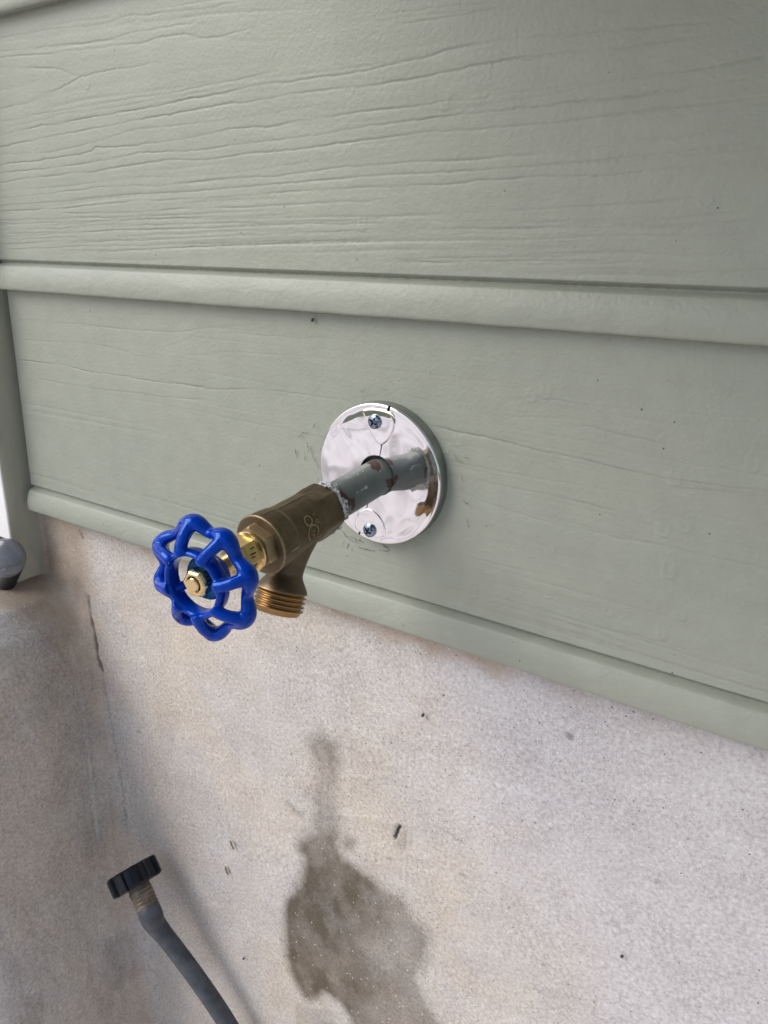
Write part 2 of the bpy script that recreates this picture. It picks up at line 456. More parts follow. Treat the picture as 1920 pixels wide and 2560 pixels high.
DRIPS=[(0.1996, 0.0369), (0.0633, -0.0635), (0.0728, -0.0753), (0.1084, -0.026), (0.165, -0.0019), (0.1745, 0.0025), (0.1433, -0.052), (0.0488, 0.0264), (0.0413, 0.0201), (0.0978, 0.0583), (0.0899, 0.0563), (0.1668, 0.0248), (0.1792, -0.0435), (0.1717, -0.0571), (0.1088, -0.0511), (0.1705, -0.0226), (-0.0177, 0.1394), (-0.2482, 0.2294), (0.0322, 0.196), (0.1634, 0.1498)]
STAINS={'main': [(-0.0865, -0.329), (-0.0913, -0.3402), (-0.0824, -0.3441), (-0.0844, -0.3612), (-0.0975, -0.3881), (-0.1039, -0.4135), (-0.1058, -0.4432), (-0.1051, -0.4672), (-0.0991, -0.4849), (-0.0898, -0.4986), (-0.0835, -0.5043), (-0.0658, -0.4933), (-0.0549, -0.4805), (-0.0443, -0.4811), (-0.0369, -0.4854), (-0.028, -0.5084), (0.0641, -0.4377), (0.05, -0.4261), (0.0396, -0.4147), (0.0341, -0.4011), (0.0359, -0.3828), (0.0424, -0.3618), (0.0409, -0.3532), (0.0357, -0.3442), (0.0258, -0.3395), (0.0205, -0.3292), (0.0167, -0.3234), (-0.0047, -0.3277), (-0.0231, -0.3244), (-0.0365, -0.3221), (-0.042, -0.3114), (-0.0474, -0.2992), (-0.067, -0.3051), (-0.0802, -0.3174)], 'trunk': [(-0.07, -0.3149), (-0.0447, -0.3046), (-0.0465, -0.2788), (-0.045, -0.2522), (-0.0462, -0.2337), (-0.0493, -0.2202), (-0.0573, -0.2185), (-0.0696, -0.2286), (-0.0659, -0.2487), (-0.0691, -0.2711), (-0.0695, -0.29)], 'twig': [(-0.0958, -0.2972), (-0.0869, -0.2957), (-0.0783, -0.297), (-0.0771, -0.3074), (-0.0715, -0.3157), (-0.0802, -0.3174), (-0.0821, -0.3044), (-0.0916, -0.3021)], 'knob': [(-0.0419, -0.3073), (-0.0365, -0.2951), (-0.0285, -0.2936), (-0.0245, -0.3009), (-0.0298, -0.3104), (-0.0392, -0.314)], 'spot': [(0.0091, -0.2643), (0.0186, -0.2608), (0.0217, -0.2666), (0.0203, -0.2786), (0.0145, -0.2881), (0.0059, -0.2862), (0.0033, -0.2799)], 'oil': [(0.124, -0.1409), (0.127, -0.1383), (0.1298, -0.1407), (0.1289, -0.1447), (0.1258, -0.1453)], 'tail': [(-0.0934, -0.5114), (-0.0706, -0.4984), (-0.0549, -0.4838), (-0.0489, -0.4909), (-0.0476, -0.5183), (-0.0999, -0.5582)]}
GROUND_Z = -0.78

# ------------------------------------------------------------------ materials
def mat_siding():
    k = NT('sage paint on fibre cement')
    big = k.noise(9, 3, 0.5, (0.5, 1, 1))
    fine = k.noise(60, 4, 0.6)
    c = k.ramp(big, [(0.3, (0.268, 0.288, 0.240)), (0.7, (0.300, 0.316, 0.264))])
    c = k.mix(0.10, c, k.ramp(fine, [(0.35, 0.30), (0.65, 0.65)]), 'OVERLAY')
    # pinholes and specks of dirt in the paint
    vd = k.voronoi(140)
    sp = k.ramp(vd, [(0.05, 1.0), (0.085, 0.0)])
    pick = k.ramp(k.noise(35, 2), [(0.58, 0.0), (0.61, 1.0)])
    c = k.mix(k.math('MULTIPLY', sp, pick), c, (0.06, 0.055, 0.05))
    # thin scuffs / film of dust that runs with the boards
    dust = k.ramp(k.noise(22, 5, 0.65, (0.22, 1, 1)), [(0.52, 0.0), (0.75, 0.35)])
    c = k.mix(dust, c, (0.315, 0.315, 0.260))
    gd = k.math('MULTIPLY', k.attr('groove'), k.ramp(k.noise(240, 4, 0.7), [(0.40, 0.0), (0.60, 1.0)]))
    c = k.mix(gd, c, (0.105, 0.090, 0.066))
    h1 = k.noise(420, 3, 0.55)
    h2 = k.noise(900, 2, 0.5, (0.35, 1, 1))
    h3 = k.noise(120, 3, 0.6, (0.12, 1, 1))
    nb = k.bump(h3, 0.35, 0.0006)
    nb = k.bump(h1, 0.55, 0.0006, nb)
    nb = k.bump(h2, 0.22, 0.0003, nb)
    rough = k.ramp(k.noise(30, 3), [(0.3, 0.40), (0.7, 0.52)])
    return k.set(color=c, rough=rough, normal=nb, spec=0.45)


def mat_trim():
    k = NT('weathered olive paint')
    n1 = k.noise(18, 5, 0.62, (1, 1, 0.35))
    c = k.ramp(n1, [(0.30, (0.32, 0.335, 0.28)), (0.52, (0.40, 0.40, 0.325)), (0.72, (0.45, 0.44, 0.345))])
    n2 = k.ramp(k.noise(75, 4, 0.6, (1, 1, 0.2)), [(0.58, 0.0), (0.70, 0.5)])
    c = k.mix(n2, c, (0.26, 0.28, 0.25))
    nb = k.bump(k.noise(160, 4, 0.6, (1, 1, 0.15)), 0.5, 0.0006)
    return k.set(color=c, rough=0.55, normal=nb)


def mat_concrete():
    k = NT('stained cement render')
    a = k.ramp(k.noise(7, 5, 0.6), [(0.30, (0.50, 0.484, 0.484)), (0.5, (0.525, 0.483, 0.442)), (0.70, (0.555, 0.485, 0.405))])
    a = k.mix(k.attr('sky_tint'), a, (0.57, 0.547, 0.558))  # sky light put into the colour: lavender tone towards the right
    b = k.ramp(k.noise(22, 7, 0.75), [(0.32, 0.36), (0.68, 0.62)])
    c = k.mix(0.48, a, b, 'OVERLAY')
    g = k.ramp(k.noise(360, 6, 0.78), [(0.33, 0.20), (0.5, 0.50), (0.68, 0.76)])
    c = k.mix(0.62, c, g, 'OVERLAY')
    # dirt / mortar colour of the return, dirt under the boards
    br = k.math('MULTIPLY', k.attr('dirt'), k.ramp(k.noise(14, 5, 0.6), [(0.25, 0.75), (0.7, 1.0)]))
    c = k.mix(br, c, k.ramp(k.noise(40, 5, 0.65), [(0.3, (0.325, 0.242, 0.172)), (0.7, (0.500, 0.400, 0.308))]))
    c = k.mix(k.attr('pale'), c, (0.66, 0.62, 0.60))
    st = k.attr('stain')
    wet = k.mix(1.0, c, (0.215, 0.188, 0.146), 'MULTIPLY')
    c = k.mix(st, c, wet)
    # sand: dark and white grains
    v1, v2, v3 = k.voronoi(800, None), k.voronoi(260, None), k.voronoi(330, None)
    d1 = k.math('MULTIPLY', k.ramp(v1['Distance'], [(0.16, 1.0), (0.30, 0.0)]), k.ramp(v1['Color'], [(0.50, 0.0), (0.60, 0.6)]))
    c = k.mix(d1, c, (0.085, 0.075, 0.065))
    d2 = k.math('MULTIPLY', k.ramp(v2['Distance'], [(0.10, 1.0), (0.17, 0.0)]), k.ramp(v2['Color'], [(0.80, 0.0), (0.84, 0.9)]))
    c = k.mix(d2, c, (0.06, 0.05, 0.045))
    w1 = k.math('MULTIPLY', k.ramp(v3['Distance'], [(0.13, 1.0), (0.22, 0.0)]), k.ramp(v3['Color'], [(0.84, 0.0), (0.88, 0.9)]))
    c = k.mix(w1, c, (0.78, 0.75, 0.72))
    c = k.mix(k.attr('crack'), c, (0.035, 0.028, 0.024))
    nb = k.bump(k.noise(620, 5, 0.75), 0.85, 0.0009)
    nb = k.bump(k.noise(45, 4, 0.6, (1, 1, 0.5)), 0.35, 0.003, nb)
    ro = k.mix(st, (0.88, 0.88, 0.88), (0.62, 0.62, 0.62))
    return k.set(color=c, rough=ro, normal=nb, spec=0.35)


def mat_plain(name, col, rough=0.5, metal=0.0, bump=None, vary=None, **kw):
    k = NT(name)
    c = col
    if vary:
        sc, am = vary
        lo = tuple(v * (1 - am) for v in col)
        hi = tuple(min(1, v * (1 + am)) for v in col)
        c = k.ramp(k.noise(sc, 4, 0.6), [(0.3, lo), (0.7, hi)])
    args = dict(color=c, rough=rough, metal=metal, **kw)
    if bump:
        sc, st, di = bump
        args['normal'] = k.bump(k.noise(sc, 4, 0.6), st, di)
    return k.set(**args)


def mat_chrome():
    k = NT('polished chrome plate')
    nb = k.bump(k.noise(30, 0.6, 0.4, dist=1.6), 0.27, 0.0022)
    film = k.ramp(k.noise(60, 5, 0.6), [(0.45, 0.035), (0.8, 0.14)])
    return k.set(color=(0.90, 0.875, 0.87), metal=1.0, rough=film, normal=nb)


def mat_pipe():
    k = NT('flaking painted pipe')
    pa = k.ramp(k.noise(60, 4, 0.6), [(0.3, (0.092, 0.110, 0.106)), (0.7, (0.124, 0.142, 0.137))])
    ru = k.ramp(k.noise(190, 4, 0.7), [(0.3, (0.050, 0.030, 0.026)), (0.7, (0.105, 0.058, 0.048))])
    rs = k.attr('rust')
    c = k.mix(rs, pa, ru)
    c = k.mix(k.attr('scrape'), c, (0.42, 0.42, 0.42))
    c = k.mix(k.attr('grime'), c, (0.05, 0.055, 0.05))
    nb = k.bump(rs, 0.6, -0.0005)
    nb = k.bump(k.noise(260, 4, 0.6), 0.35, 0.0006, nb)
    ro = k.mix(rs, (0.50, 0.50, 0.50), (0.80, 0.80, 0.80))
    return k.set(color=c, rough=ro, normal=nb, spec=0.3)


def mat_cast_brass():
    k = NT('cast brass, tarnished')
    c = k.ramp(k.noise(110, 5, 0.6), [(0.3, (0.100, 0.074, 0.044)), (0.7, (0.150, 0.112, 0.068))])
    c = k.mix(k.ramp(k.voronoi(1500), [(0.05, 0.35), (0.25, 0.0)]), c, (0.26, 0.21, 0.15))
    pn = k.n('ShaderNodeNewGeometry').outputs['Pointiness']
    c = k.mix(k.ramp(pn, [(0.515, 0.0), (0.58, 0.8)]), c, (0.50, 0.38, 0.22))
    nb = k.bump(k.noise(900, 3, 0.6), 0.35, 0.0003)
    return k.set(color=c, metal=0.80, rough=k.ramp(k.noise(60, 3), [(0.3, 0.40), (0.7, 0.54)]), normal=nb)


def mat_brass(name, col, rough, bump=600):
    k = NT(name)
    c = k.ramp(k.noise(160, 4, 0.6), [(0.3, tuple(v * 0.82 for v in col)), (0.7, col)])
    nb = k.bump(k.noise(bump, 3, 0.6), 0.2, 0.0002)
    return k.set(color=c, metal=1.0, rough=rough, normal=nb)


def mat_blue():
    k = NT('blue dipped vinyl paint')
    c = k.ramp(k.noise(60, 3), [(0.3, (0.0001, 0.024, 0.29)), (0.7, (0.0002, 0.036, 0.37))])
    nb = k.bump(k.noise(170, 2, 0.5), 0.25, 0.0006)
    return k.set(color=c, rough=0.10, spec=0.55, tint=(0.22, 0.52, 1.0), normal=nb)


def mat_sealant():
    k = NT('thread sealant and torn paint')
    c = k.ramp(k.noise(420, 5, 0.7), [(0.36, (0.09, 0.095, 0.09)), (0.45, (0.26, 0.28, 0.28)), (0.54, (0.72, 0.74, 0.78))])
    nb = k.bump(k.noise(420, 5, 0.7), 0.9, 0.0016)
    return k.set(color=c, rough=0.6, normal=nb)


def mat_ferrule():
    k = NT('corroded crimp ferrule')
    c = k.ramp(k.noise(90, 5, 0.65), [(0.35, (0.110, 0.080, 0.055)), (0.55, (0.20, 0.165, 0.130)), (0.7, (0.30, 0.28, 0.25))])
    nb = k.bump(k.noise(300, 4), 0.4, 0.0005)
    return k.set(color=c, rough=0.5, metal=0.35, normal=nb)


def mat_ground():
    k = NT('pale patio slab')
    c = k.ramp(k.noise(1.7, 2, 0.5), [(0.32, (0.40, 0.36, 0.34)), (0.50, (0.72, 0.655, 0.62)), (0.70, (0.85, 0.79, 0.75))])
    c = k.mix(0.05, c, k.ramp(k.noise(70, 4, 0.6), [(0.3, 0.35), (0.7, 0.65)]), 'OVERLAY')
    return k.set(color=c, rough=0.9, normal=k.bump(k.noise(120, 4), 0.4, 0.002))


def mat_lawn():
    k = NT('short lawn')
    c = k.ramp(k.noise(3.0, 8, 0.7), [(0.3, (0.035, 0.060, 0.018)), (0.7, (0.085, 0.120, 0.040))])
    return k.set(color=c, rough=0.9, normal=k.bump(k.noise(40, 6, 0.7), 1.0, 0.05))


M = dict(
    siding=mat_siding(), trim=mat_trim(), concrete=mat_concrete(), chrome=mat_chrome(), pipe=mat_pipe(),
    markbrass=mat_brass('worn raised brass', (0.36, 0.28, 0.18), 0.45),
    cast=mat_cast_brass(), brass=mat_brass('machined brass', (0.72, 0.52, 0.24), 0.26),
    gold=mat_brass('bright brass nut', (0.86, 0.66, 0.33), 0.22), thread=mat_brass('machined hose thread', (0.36, 0.215, 0.095), 0.33),
    blue=mat_blue(), sealant=mat_sealant(), ferrule=mat_ferrule(), ground=mat_ground(), lawn=mat_lawn(),
    teal=mat_plain('dark teal varnish', (0.006, 0.035, 0.055), 0.10, 0.0, coat=1.0),
    rim_darkened=mat_plain('chrome rim with dark reflection tint', (0.33, 0.355, 0.345), 0.34, 1.0, vary=(90, 0.2)),  # darker than the plate: dim reflection of the wall put into the colour
    putty=mat_plain('white pipe dope', (0.60, 0.62, 0.66), 0.5, bump=(500, 0.7, 0.001), vary=(500, 0.35)),
    foil=mat_plain('blue foil disc', (0.01, 0.10, 0.24), 0.30, 0.7, bump=(500, 0.5, 0.0006), vary=(260, 0.6)),
    silver=mat_plain('silver print', (0.62, 0.68, 0.74), 0.35, 0.8),
    screw=mat_plain('blued zinc screw', (0.22, 0.27, 0.34), 0.13, 1.0),
    white=mat_plain('white gloss paint', (0.80, 0.80, 0.81), 0.32, bump=(45, 0.25, 0.002), vary=(25, 0.02)),
    rubber=mat_plain('black rubber', (0.02, 0.02, 0.02), 0.6),
    smoke=mat_plain('smoky grey plastic', (0.125, 0.130, 0.142), 0.20, coat=0.3, vary=(70, 0.35), bump=(60, 0.25, 0.002)),
    cap=mat_plain('black moulded plastic', (0.006, 0.007, 0.011), 0.36, spec=0.3, bump=(240, 0.25, 0.0006), vary=(120, 0.4)),
    hose=mat_plain('grey rubber hose', (0.056, 0.062, 0.074), 0.50, bump=(160, 0.3, 0.0006), vary=(75, 0.45)),
    leaf=mat_plain('dry brown scrap', (0.16, 0.105, 0.05), 0.8, vary=(400, 0.5)),
    seed=mat_plain('dark seed', (0.05, 0.035, 0.028), 0.6),
    scuff=mat_plain('dark caulk scrape', (0.075, 0.08, 0.07), 0.7),
    gap_shade=mat_plain('dirt', (0.10, 0.08, 0.06), 0.9),  # dark tone that stands in for shade inside the casing gap
)

# ------------------------------------------------------------------ ground
g = build('ground', [(-60, -60, GROUND_Z - 0.03), (60, -60, GROUND_Z - 0.03), (60, 60, GROUND_Z - 0.03), (-60, 60, GROUND_Z - 0.03)],
          [(0, 1, 2, 3)], M['lawn'], smooth=False)
tag(g, kind='structure')
v, f = box(-5.0, 5.0, -5.5, 0.0, GROUND_Z - 0.12, GROUND_Z)
g = build('patio', v, f, M['ground'], smooth=False)
tag(g, kind='structure')

# ------------------------------------------------------------------ siding boards
wall = empty('siding_wall', (0, 0, -0.10))

tag(wall, 'sage green painted lap siding wall with wood grain and beaded board edges', 'wall')
LIPS = [-0.0999, 0.0914, 0.2805]
LEFT = -0.3795
RUN_Z = [0.09, 0.173, 0.189, 0.207, 0.230, 0.247, 0.28]
RUN_X = [-0.0180, -0.0282, -0.0305, -0.0328, -0.0358, -0.0379, -0.0420]


def make_board(lip, pitch, grain, drips, seed, fine):
    bead = []
    for a in np.linspace(0, 1, 44 if fine else 12):
        bead.append((0.0003 + 0.0205 * a, -0.0046 + 0.0006 * math.exp(-a * 40) - 0.0018 * math.sin(math.pi * min(1, a / 0.92)) ** 0.8 + 0.0030 * a + 0.0050 * max(0, (a - 0.88) / 0.12) ** 1.6))
    y_end = bead[-1][1]
    quirk = []
    for a in np.linspace(0, 1, 20 if fine else 6)[1:]:
        sm = a * a * (3 - 2 * a)
        quirk.append((0.0208 + 0.0030 * a, y_end + 0.0004 * math.sin(math.pi * a) + (0.0006 - y_end) * sm))
    zf0, top = 0.0238, pitch + 0.020
    nf = int((top - zf0) / 0.00044) if fine else 10
    face = [(z, 0.0006 + 0.0030 * (z - zf0) / (pitch - zf0)) for z in np.linspace(zf0, top, nf)[1:]]
    prof = [(0.0022, 0.0170), (0.0009, 0.0060), (0.0002, -0.0010), (0.00005, -0.0034)] + bead + quirk + face
    pz = np.array([p[0] for p in prof])
    py = np.array([p[1] for p in prof]) - 0.0028
    if fine:
        xs = np.concatenate([np.arange(LEFT, 0.30, 0.0012), np.linspace(0.30, 0.42, 40)[1:], np.linspace(0.42, 2.2, 14)[1:]])
    else:
        xs = np.concatenate([np.linspace(LEFT, 0.4, 12), np.linspace(0.4, 2.2, 6)[1:]])
    X = np.ones((len(pz), 1)) * xs[None, :]
    Z = (lip + pz)[:, None] * np.ones((1, len(xs)))
    Y = py[:, None] * np.ones((1, len(xs)))
    if fine:
        H = np.zeros_like(X)
        onface = sstep(pz, 0.0238, 0.0270)[:, None]
        for i, (am, pts) in enumerate(grain):
            pts = sorted(pts)
            gx = np.array([p[0] for p in pts])
            gz = np.array([p[1] for p in pts])
            zl = np.interp(xs, gx, gz)
            zl = zl + 0.0005 * lattice_noise(xs * 60 + 3 * i, np.full_like(xs, i * 1.7), seed) + 0.0003 * lattice_noise(xs * 220, np.full_like(xs, i * 2.9), seed + 1)
            fade = sstep(xs, gx[0] - 0.012, gx[0] + 0.006) * (1 - sstep(xs, gx[-1] - 0.02, gx[-1] + 0.012))
            fade = fade * (0.62 + 0.55 * lattice_noise(xs * 38 + i * 5.1, np.full_like(xs, i * 3.3), seed + 2))
            fade = np.clip(fade, 0, 1.2) * am
            D = Z - zl[None, :]
            up_ = np.exp(-(D / 0.00045) ** 2)
            dn_ = np.exp(-(D / 0.0026) ** 2) * 0.36 + np.exp(-(D / 0.0007) ** 2) * 0.64
            H += (0.00037 if seed > 50 else 0.00052) * fade[None, :] * np.where(D > 0, up_, dn_)
        # weak streaks between the strong lines, following the boards
        zc = [np.mean([p[1] for p in q]) for _, q in grain]
        sl = [np.polyfit([p[0] for p in q], [p[1] for p in q], 1)[0] for _, q in grain]
        od = np.argsort(zc)
        zc, sl = np.array(zc)[od], np.array(sl)[od]
        sl = np.convolve(np.pad(sl, 3, mode='edge'), np.ones(7) / 7, 'valid')
        slope = np.interp(Z, zc, sl)
        flow = Z - slope * X + 0.004 * lattice_noise(X * 5.0, Z * 9.0, seed + 9) + 0.0010 * lattice_noise(X * 24, Z * 40, seed + 10)
        s1 = lattice_noise(X * 8, flow * 420, seed + 4)
        s2 = lattice_noise(X * 5, flow * 190, seed + 5)
        mask = sstep(lattice_noise(X * 6, Z * 28, seed + 6), -0.2, 0.6)
        low = 1 - sstep(Z - lip, 0.03, 0.085)
        H += (0.00020 + 0.00012 * low) * np.maximum(0, s1) ** 2.0 * np.clip(0.35 + mask + low, 0, 1) + 0.00008 * s2 * (0.4 + 0.6 * mask)
        # dried paint runs: little U shaped ridges
        for (dx, dz) in drips:
            if not (lip < dz < lip + pitch):
                continue
            w = random.uniform(0.0016, 0.0026)
            ln = random.uniform(0.002, 0.005)
            A = X - dx
            B = Z - dz
            rr = np.where(B > 0, np.abs(A), np.hypot(A, B))
            ridge = np.exp(-((rr - w) / 0.00065) ** 2) * (1 - sstep(B, ln * 0.6, ln * 1.8))
            blob = np.exp(-(np.hypot(A, B * 0.7) / w) ** 2) * 0.35
            H -= 0.00030 * (ridge + blob)
        # a long dried run down the upper board
        run = np.abs(X - np.interp(Z, RUN_Z, RUN_X) - 0.0012 * lattice_noise(Z * 90, X * 0, seed + 15))
        H -= 0.00016 * np.exp(-(run / 0.0016) ** 2) * (0.5 + 0.6 * lattice_noise(Z * 130, X * 0 + 2, seed + 16))
        wob = 0.0004 * lattice_noise(X * 7, Z * 9, seed + 12)
        nick = 0.00035 * fbm(X * 90, Z * 160, 3, 0.6, seed + 20)
        Y = Y + H * onface + wob + nick * (1 - onface) * 0.6
        # chipped, slightly wandering lip
        lipw = np.exp(-(pz / 0.0022) ** 2)[:, None]
        Z = Z + lipw * (0.0003 * fbm(X * 45, X * 0, 4, 0.6, seed + 30))
    P = np.stack([X, Y, Z], -1)
    # close the left end of the board
    endc = P[:, :1, :].copy()
    endc[:, :, 1] = np.maximum(endc[:, :, 1], 0.017)
    r1 = P[:, :1, :].copy()
    r1[:, :, 0] -= 0.0012
    r1[:, :, 1] = np.minimum(r1[:, :, 1] + 0.0016, 0.017)
    endc[:, :, 0] -= 0.0016
    P = np.concatenate([endc, r1, P], 1)
    at = None
    if fine:
        gv = np.clip(H * onface / 0.00050, 0, 1) ** 1.6 * 0.38
        qd = np.exp(-((pz - 0.0217) / 0.0012) ** 2)[:, None] * 0.42 + np.exp(-((pz - pitch - 0.0005) / 0.0030) ** 2)[:, None] * 0.30
        gv = np.maximum(gv, qd * (0.75 + 0.5 * fbm(X * 30, Z * 60, 3, 0.6, seed + 41)))
        at = dict(groove=np.concatenate([gv[:, :1], gv[:, :1], gv], 1))
    return grid('siding_board', P, M['siding'], wall, attrs=at)


b_low = make_board(LIPS[0], LIPS[1] - LIPS[0], GRAIN_LOW, DRIPS, 40, True)
b_up = make_board(LIPS[1], LIPS[2] - LIPS[1], GRAIN_UP, DRIPS, 70, True)
zl = LIPS[2]
while zl < 2.2:
    make_board(zl, 0.1908, [], [], 90, False)
    zl += 0.1908

v, f = box(-0.3890, 2.2, 0.0300, 0.0500, -0.0700, 2.20)
build('sheathing', v, f, M['gap_shade'], wall, smooth=False)  # backing coloured dark so the gap beside the casing looks shaded

# unseen overhang, added out of frame only to shade the upper right siding
shade_box = empty('added_shade_box', (0.9, -0.2, 0.40))
tag(shade_box, 'added sage green shade box, out of view above the siding', 'shade box')
for x0, x1, y0, y1, z0, z1, nm in ((-0.12, 1.90, -0.56, -0.0085, 0.40, 0.44, 'shade_base'), (-0.09, 1.87, -0.53, -0.0085, 0.441, 1.25, 'shade_body'),
                                   (-0.12, 1.90, -0.56, -0.0085, 1.251, 1.30, 'shade_top')):
    v, f = box(x0, x1, y0, y1, z0, z1)
    bevel_obj(build(nm, v, f, M['siding'], shade_box, smooth=False), 0.003)

# dark scrapes and curls of old caulk on the board round the flange
def scuff(pts, r=0.00015):
    P = [(x, -0.0019, z) for x, z in pts]
    Q = [Vector(P[0])]
    for a, b in zip(P[:-1], P[1:]):
        for t in (0.2, 0.4, 0.6, 0.8, 1.0):
            q = Vector(a).lerp(Vector(b), t)
            q.x += random.uniform(-.0005, .0005)
            q.z += random.uniform(-.0005, .0005)
            Q.append(q)
    n = len(Q)
    rad = [r * random.uniform(0.3, 1.5) * (0.35 + 0.65 * math.sin(math.pi * (i + 0.6) / n)) for i in range(n)]
    V, F = sweep([tuple(q) for q in Q], rad, 6)
    build('caulk_scrape', V, F, M['scuff'], b_low)
SC = [
    [(-0.0565, 0.004), (-0.0535, -0.001), (-0.0505, -0.0055)], [(-0.058, 0.0075), (-0.0555, 0.0035)], [(-0.0625, 0.003), (-0.061, -0.003)],
    [(-0.067, 0.012), (-0.0635, 0.0155), (-0.059, 0.016)], [(-0.0605, 0.010), (-0.0585, 0.006), (-0.059, 0.003)], [(-0.070, 0.004), (-0.069, -0.002)],
    [(-0.0325, -0.0445), (-0.029, -0.0475), (-0.0235, -0.0495), (-0.017, -0.0500)], [(-0.026, -0.0468), (-0.020, -0.0485), (-0.0145, -0.0488)],
    [(-0.006, -0.0448), (-0.001, -0.0466), (0.0042, -0.0486), (0.0035, -0.0502), (-0.003, -0.0510)], [(-0.019, -0.0525), (-0.013, -0.0530), (-0.006, -0.0525)],
    [(-0.031, -0.051), (-0.0305, -0.0545)], [(-0.0265, -0.052), (-0.0285, -0.0555)], [(-0.018, -0.0465), (-0.0175, -0.0490)],
    [(0.0465, 0.0205), (0.049, 0.0165), (0.0525, 0.0150)], [(0.0535, 0.0180), (0.0575, 0.0178)], [(0.052, 0.0015), (0.0545, -0.0005)],
    [(0.0545, -0.0065), (0.0560, -0.0085), (0.0585, -0.0075)], [(0.0570, -0.017), (0.0580, -0.020), (0.0585, -0.0225)], [(0.0535, 0.004), (0.0525, 0.0075)],
    [(-0.0515, -0.012), (-0.0522, -0.018)], [(-0.0545, 0.020), (-0.0525, 0.0235)], [(-0.004, 0.0505), (0.0005, 0.0500)], [(-0.0185, 0.0475), (-0.014, 0.0487)],
]
for s in SC:
    scuff(s)

# ------------------------------------------------------------------ concrete foundation wall with its return at the left
def make_concrete():
    zr = np.concatenate([np.linspace(-0.070, -0.100, 6), np.arange(-0.102, -0.1650, -0.0016), np.linspace(-0.1655, -0.1700, 8),
                         np.arange(-0.1716, -0.64, -0.0016), np.linspace(-0.642, GROUND_Z - 0.02, 14)])
    nr = len(zr)
    xcz = np.interp(zr, [-0.80, -0.60, -0.45, -0.36, -0.27, -0.235, -0.20, -0.180, -0.169, -0.07],
                    [-0.312, -0.314, -0.319, -0.322, -0.326, -0.331, -0.344, -0.364, -0.3920, -0.3920])
    rz = np.interp(zr, [-0.80, -0.45, -0.30, -0.20, -0.169, -0.07], [0.030, 0.028, 0.022, 0.018, 0.010, 0.006])
    yo = np.where(zr > -0.1665, -0.006, -0.150)
    yo = np.interp(zr, [-0.80, -0.1712, -0.1682, -0.07], [-0.150, -0.146, -0.008, -0.008])
    yw = 0.009
    rows = []
    n1, n2, n3, n4, n5 = 470, 26, 72, 12, 10
    for i, z in enumerate(zr):
        xc, r, y0 = xcz[i], rz[i], yo[i]
        ro = min(0.022, max(0.002, abs(y0) * 0.2))
        far = np.linspace(2.2, 0.32, 12)[:-1]
        xa = np.linspace(0.32, xc + r, n1)
        row = [(x, yw) for x in far] + [(x, yw) for x in xa]
        for a in np.linspace(0, 1, n2)[1:]:
            an = a * math.pi / 2
            row.append((xc + r - r * math.sin(an), yw - r + r * math.cos(an)))
        for y in np.linspace(yw - r, y0 + ro, n3)[1:]:
            row.append((xc, y))
        for a in np.linspace(0, 1, n4)[1:]:
            an = a * math.pi / 2
            row.append((xc - ro + ro * math.cos(an), y0 + ro - ro * math.sin(an)))
        for x in np.linspace(xc - ro, -1.4, n5)[1:]:
            row.append((x, y0))
        rows.append(row)
    A = np.array(rows)
    X, Y = A[..., 0], A[..., 1]
    Z = zr[:, None] * np.ones((1, X.shape[1]))
    nw = len(np.linspace(2.2, 0.32, 12)[:-1]) + n1
    ci = np.arange(X.shape[1])
    ret = sstep(ci, nw + 2, nw + n2 + 4)[None, :] * np.ones((nr, 1))       # 0 on the wall, 1 on the return
    U = np.where(ret > 0.5, X - Y, X)
    low = fbm(U * 14 + 3, Z * 11, 4, 0.5, 3)
    mid = fbm(U * 70, Z * 60, 3, 0.55, 5)
    smear = fbm((X - Y) * 40, Z * 10, 4, 0.55, 8)
    dep = 0.0010 * low + 0.00022 * mid
    drt = 0.0032 * low + 0.0022 * smear + 0.0006 * mid
    trowel = fbm((U * 0.94 + Z * 0.34) * 9, (Z * 0.94 - U * 0.34) * 60, 4, 0.55, 14)
    dep = dep + 0.00075 * np.maximum(trowel, -0.15)
    disp = dep * (1 - ret) + drt * ret
    pit = np.zeros(X.shape)
    rp = random.Random(12)
    for _ in range(70):
        ux, uz, ur = rp.uniform(-0.30, 0.24), rp.uniform(-0.60, -0.12), rp.uniform(0.0006, 0.0017)
        pit = np.maximum(pit, np.exp(-(((U - ux) / (ur * rp.uniform(0.8, 1.8))) ** 2 + ((Z - uz) / ur) ** 2)))
    dense = (X < 0.34) & (X > -0.5)
    disp = disp * np.where(dense, 1, 0.0)
    # cracks
    def polyline_d(pts):
        d = np.full(X.shape, 1e9)
        for (x0, z0), (x1, z1) in zip(pts[:-1], pts[1:]):
            ex, ez = x1 - x0, z1 - z0
            wx, wz = X + 10.0 * (ret > 0.93) - x0, Z - z0
            t = np.clip((wx * ex + wz * ez) / (ex * ex + ez * ez + 1e-12), 0, 1)
            d = np.minimum(d, np.hypot(wx - ex * t, wz - ez * t))
        return d
    jig = 0.0012 * fbm(U * 120, Z * 120, 3, 0.6, 11)
    c_main = polyline_d([(-0.3290, -0.176), (-0.3284, -0.198), (-0.3252, -0.217), (-0.3225, -0.237), (-0.3190, -0.250)]) + jig
    c_tail = polyline_d([(-0.3190, -0.250), (-0.3165, -0.275), (-0.3120, -0.33), (-0.3080, -0.385), (-0.3070, -0.43)]) + jig
    c_dash = polyline_d([(-0.3322, -0.1124), (-0.3276, -0.1204)]) + jig
    c_hole = polyline_d([(0.0068, -0.2775), (0.0092, -0.2693), (0.0109, -0.2653)]) + jig
    crack = np.maximum.reduce([0.75 * (1 - sstep(c_main, 0.0004, 0.0016)), 0.22 * (1 - sstep(c_tail, 0.0003, 0.0016)),
                               0.8 * (1 - sstep(c_dash, 0.0003, 0.0012)), 1 - sstep(c_hole, 0.0006, 0.0016)])
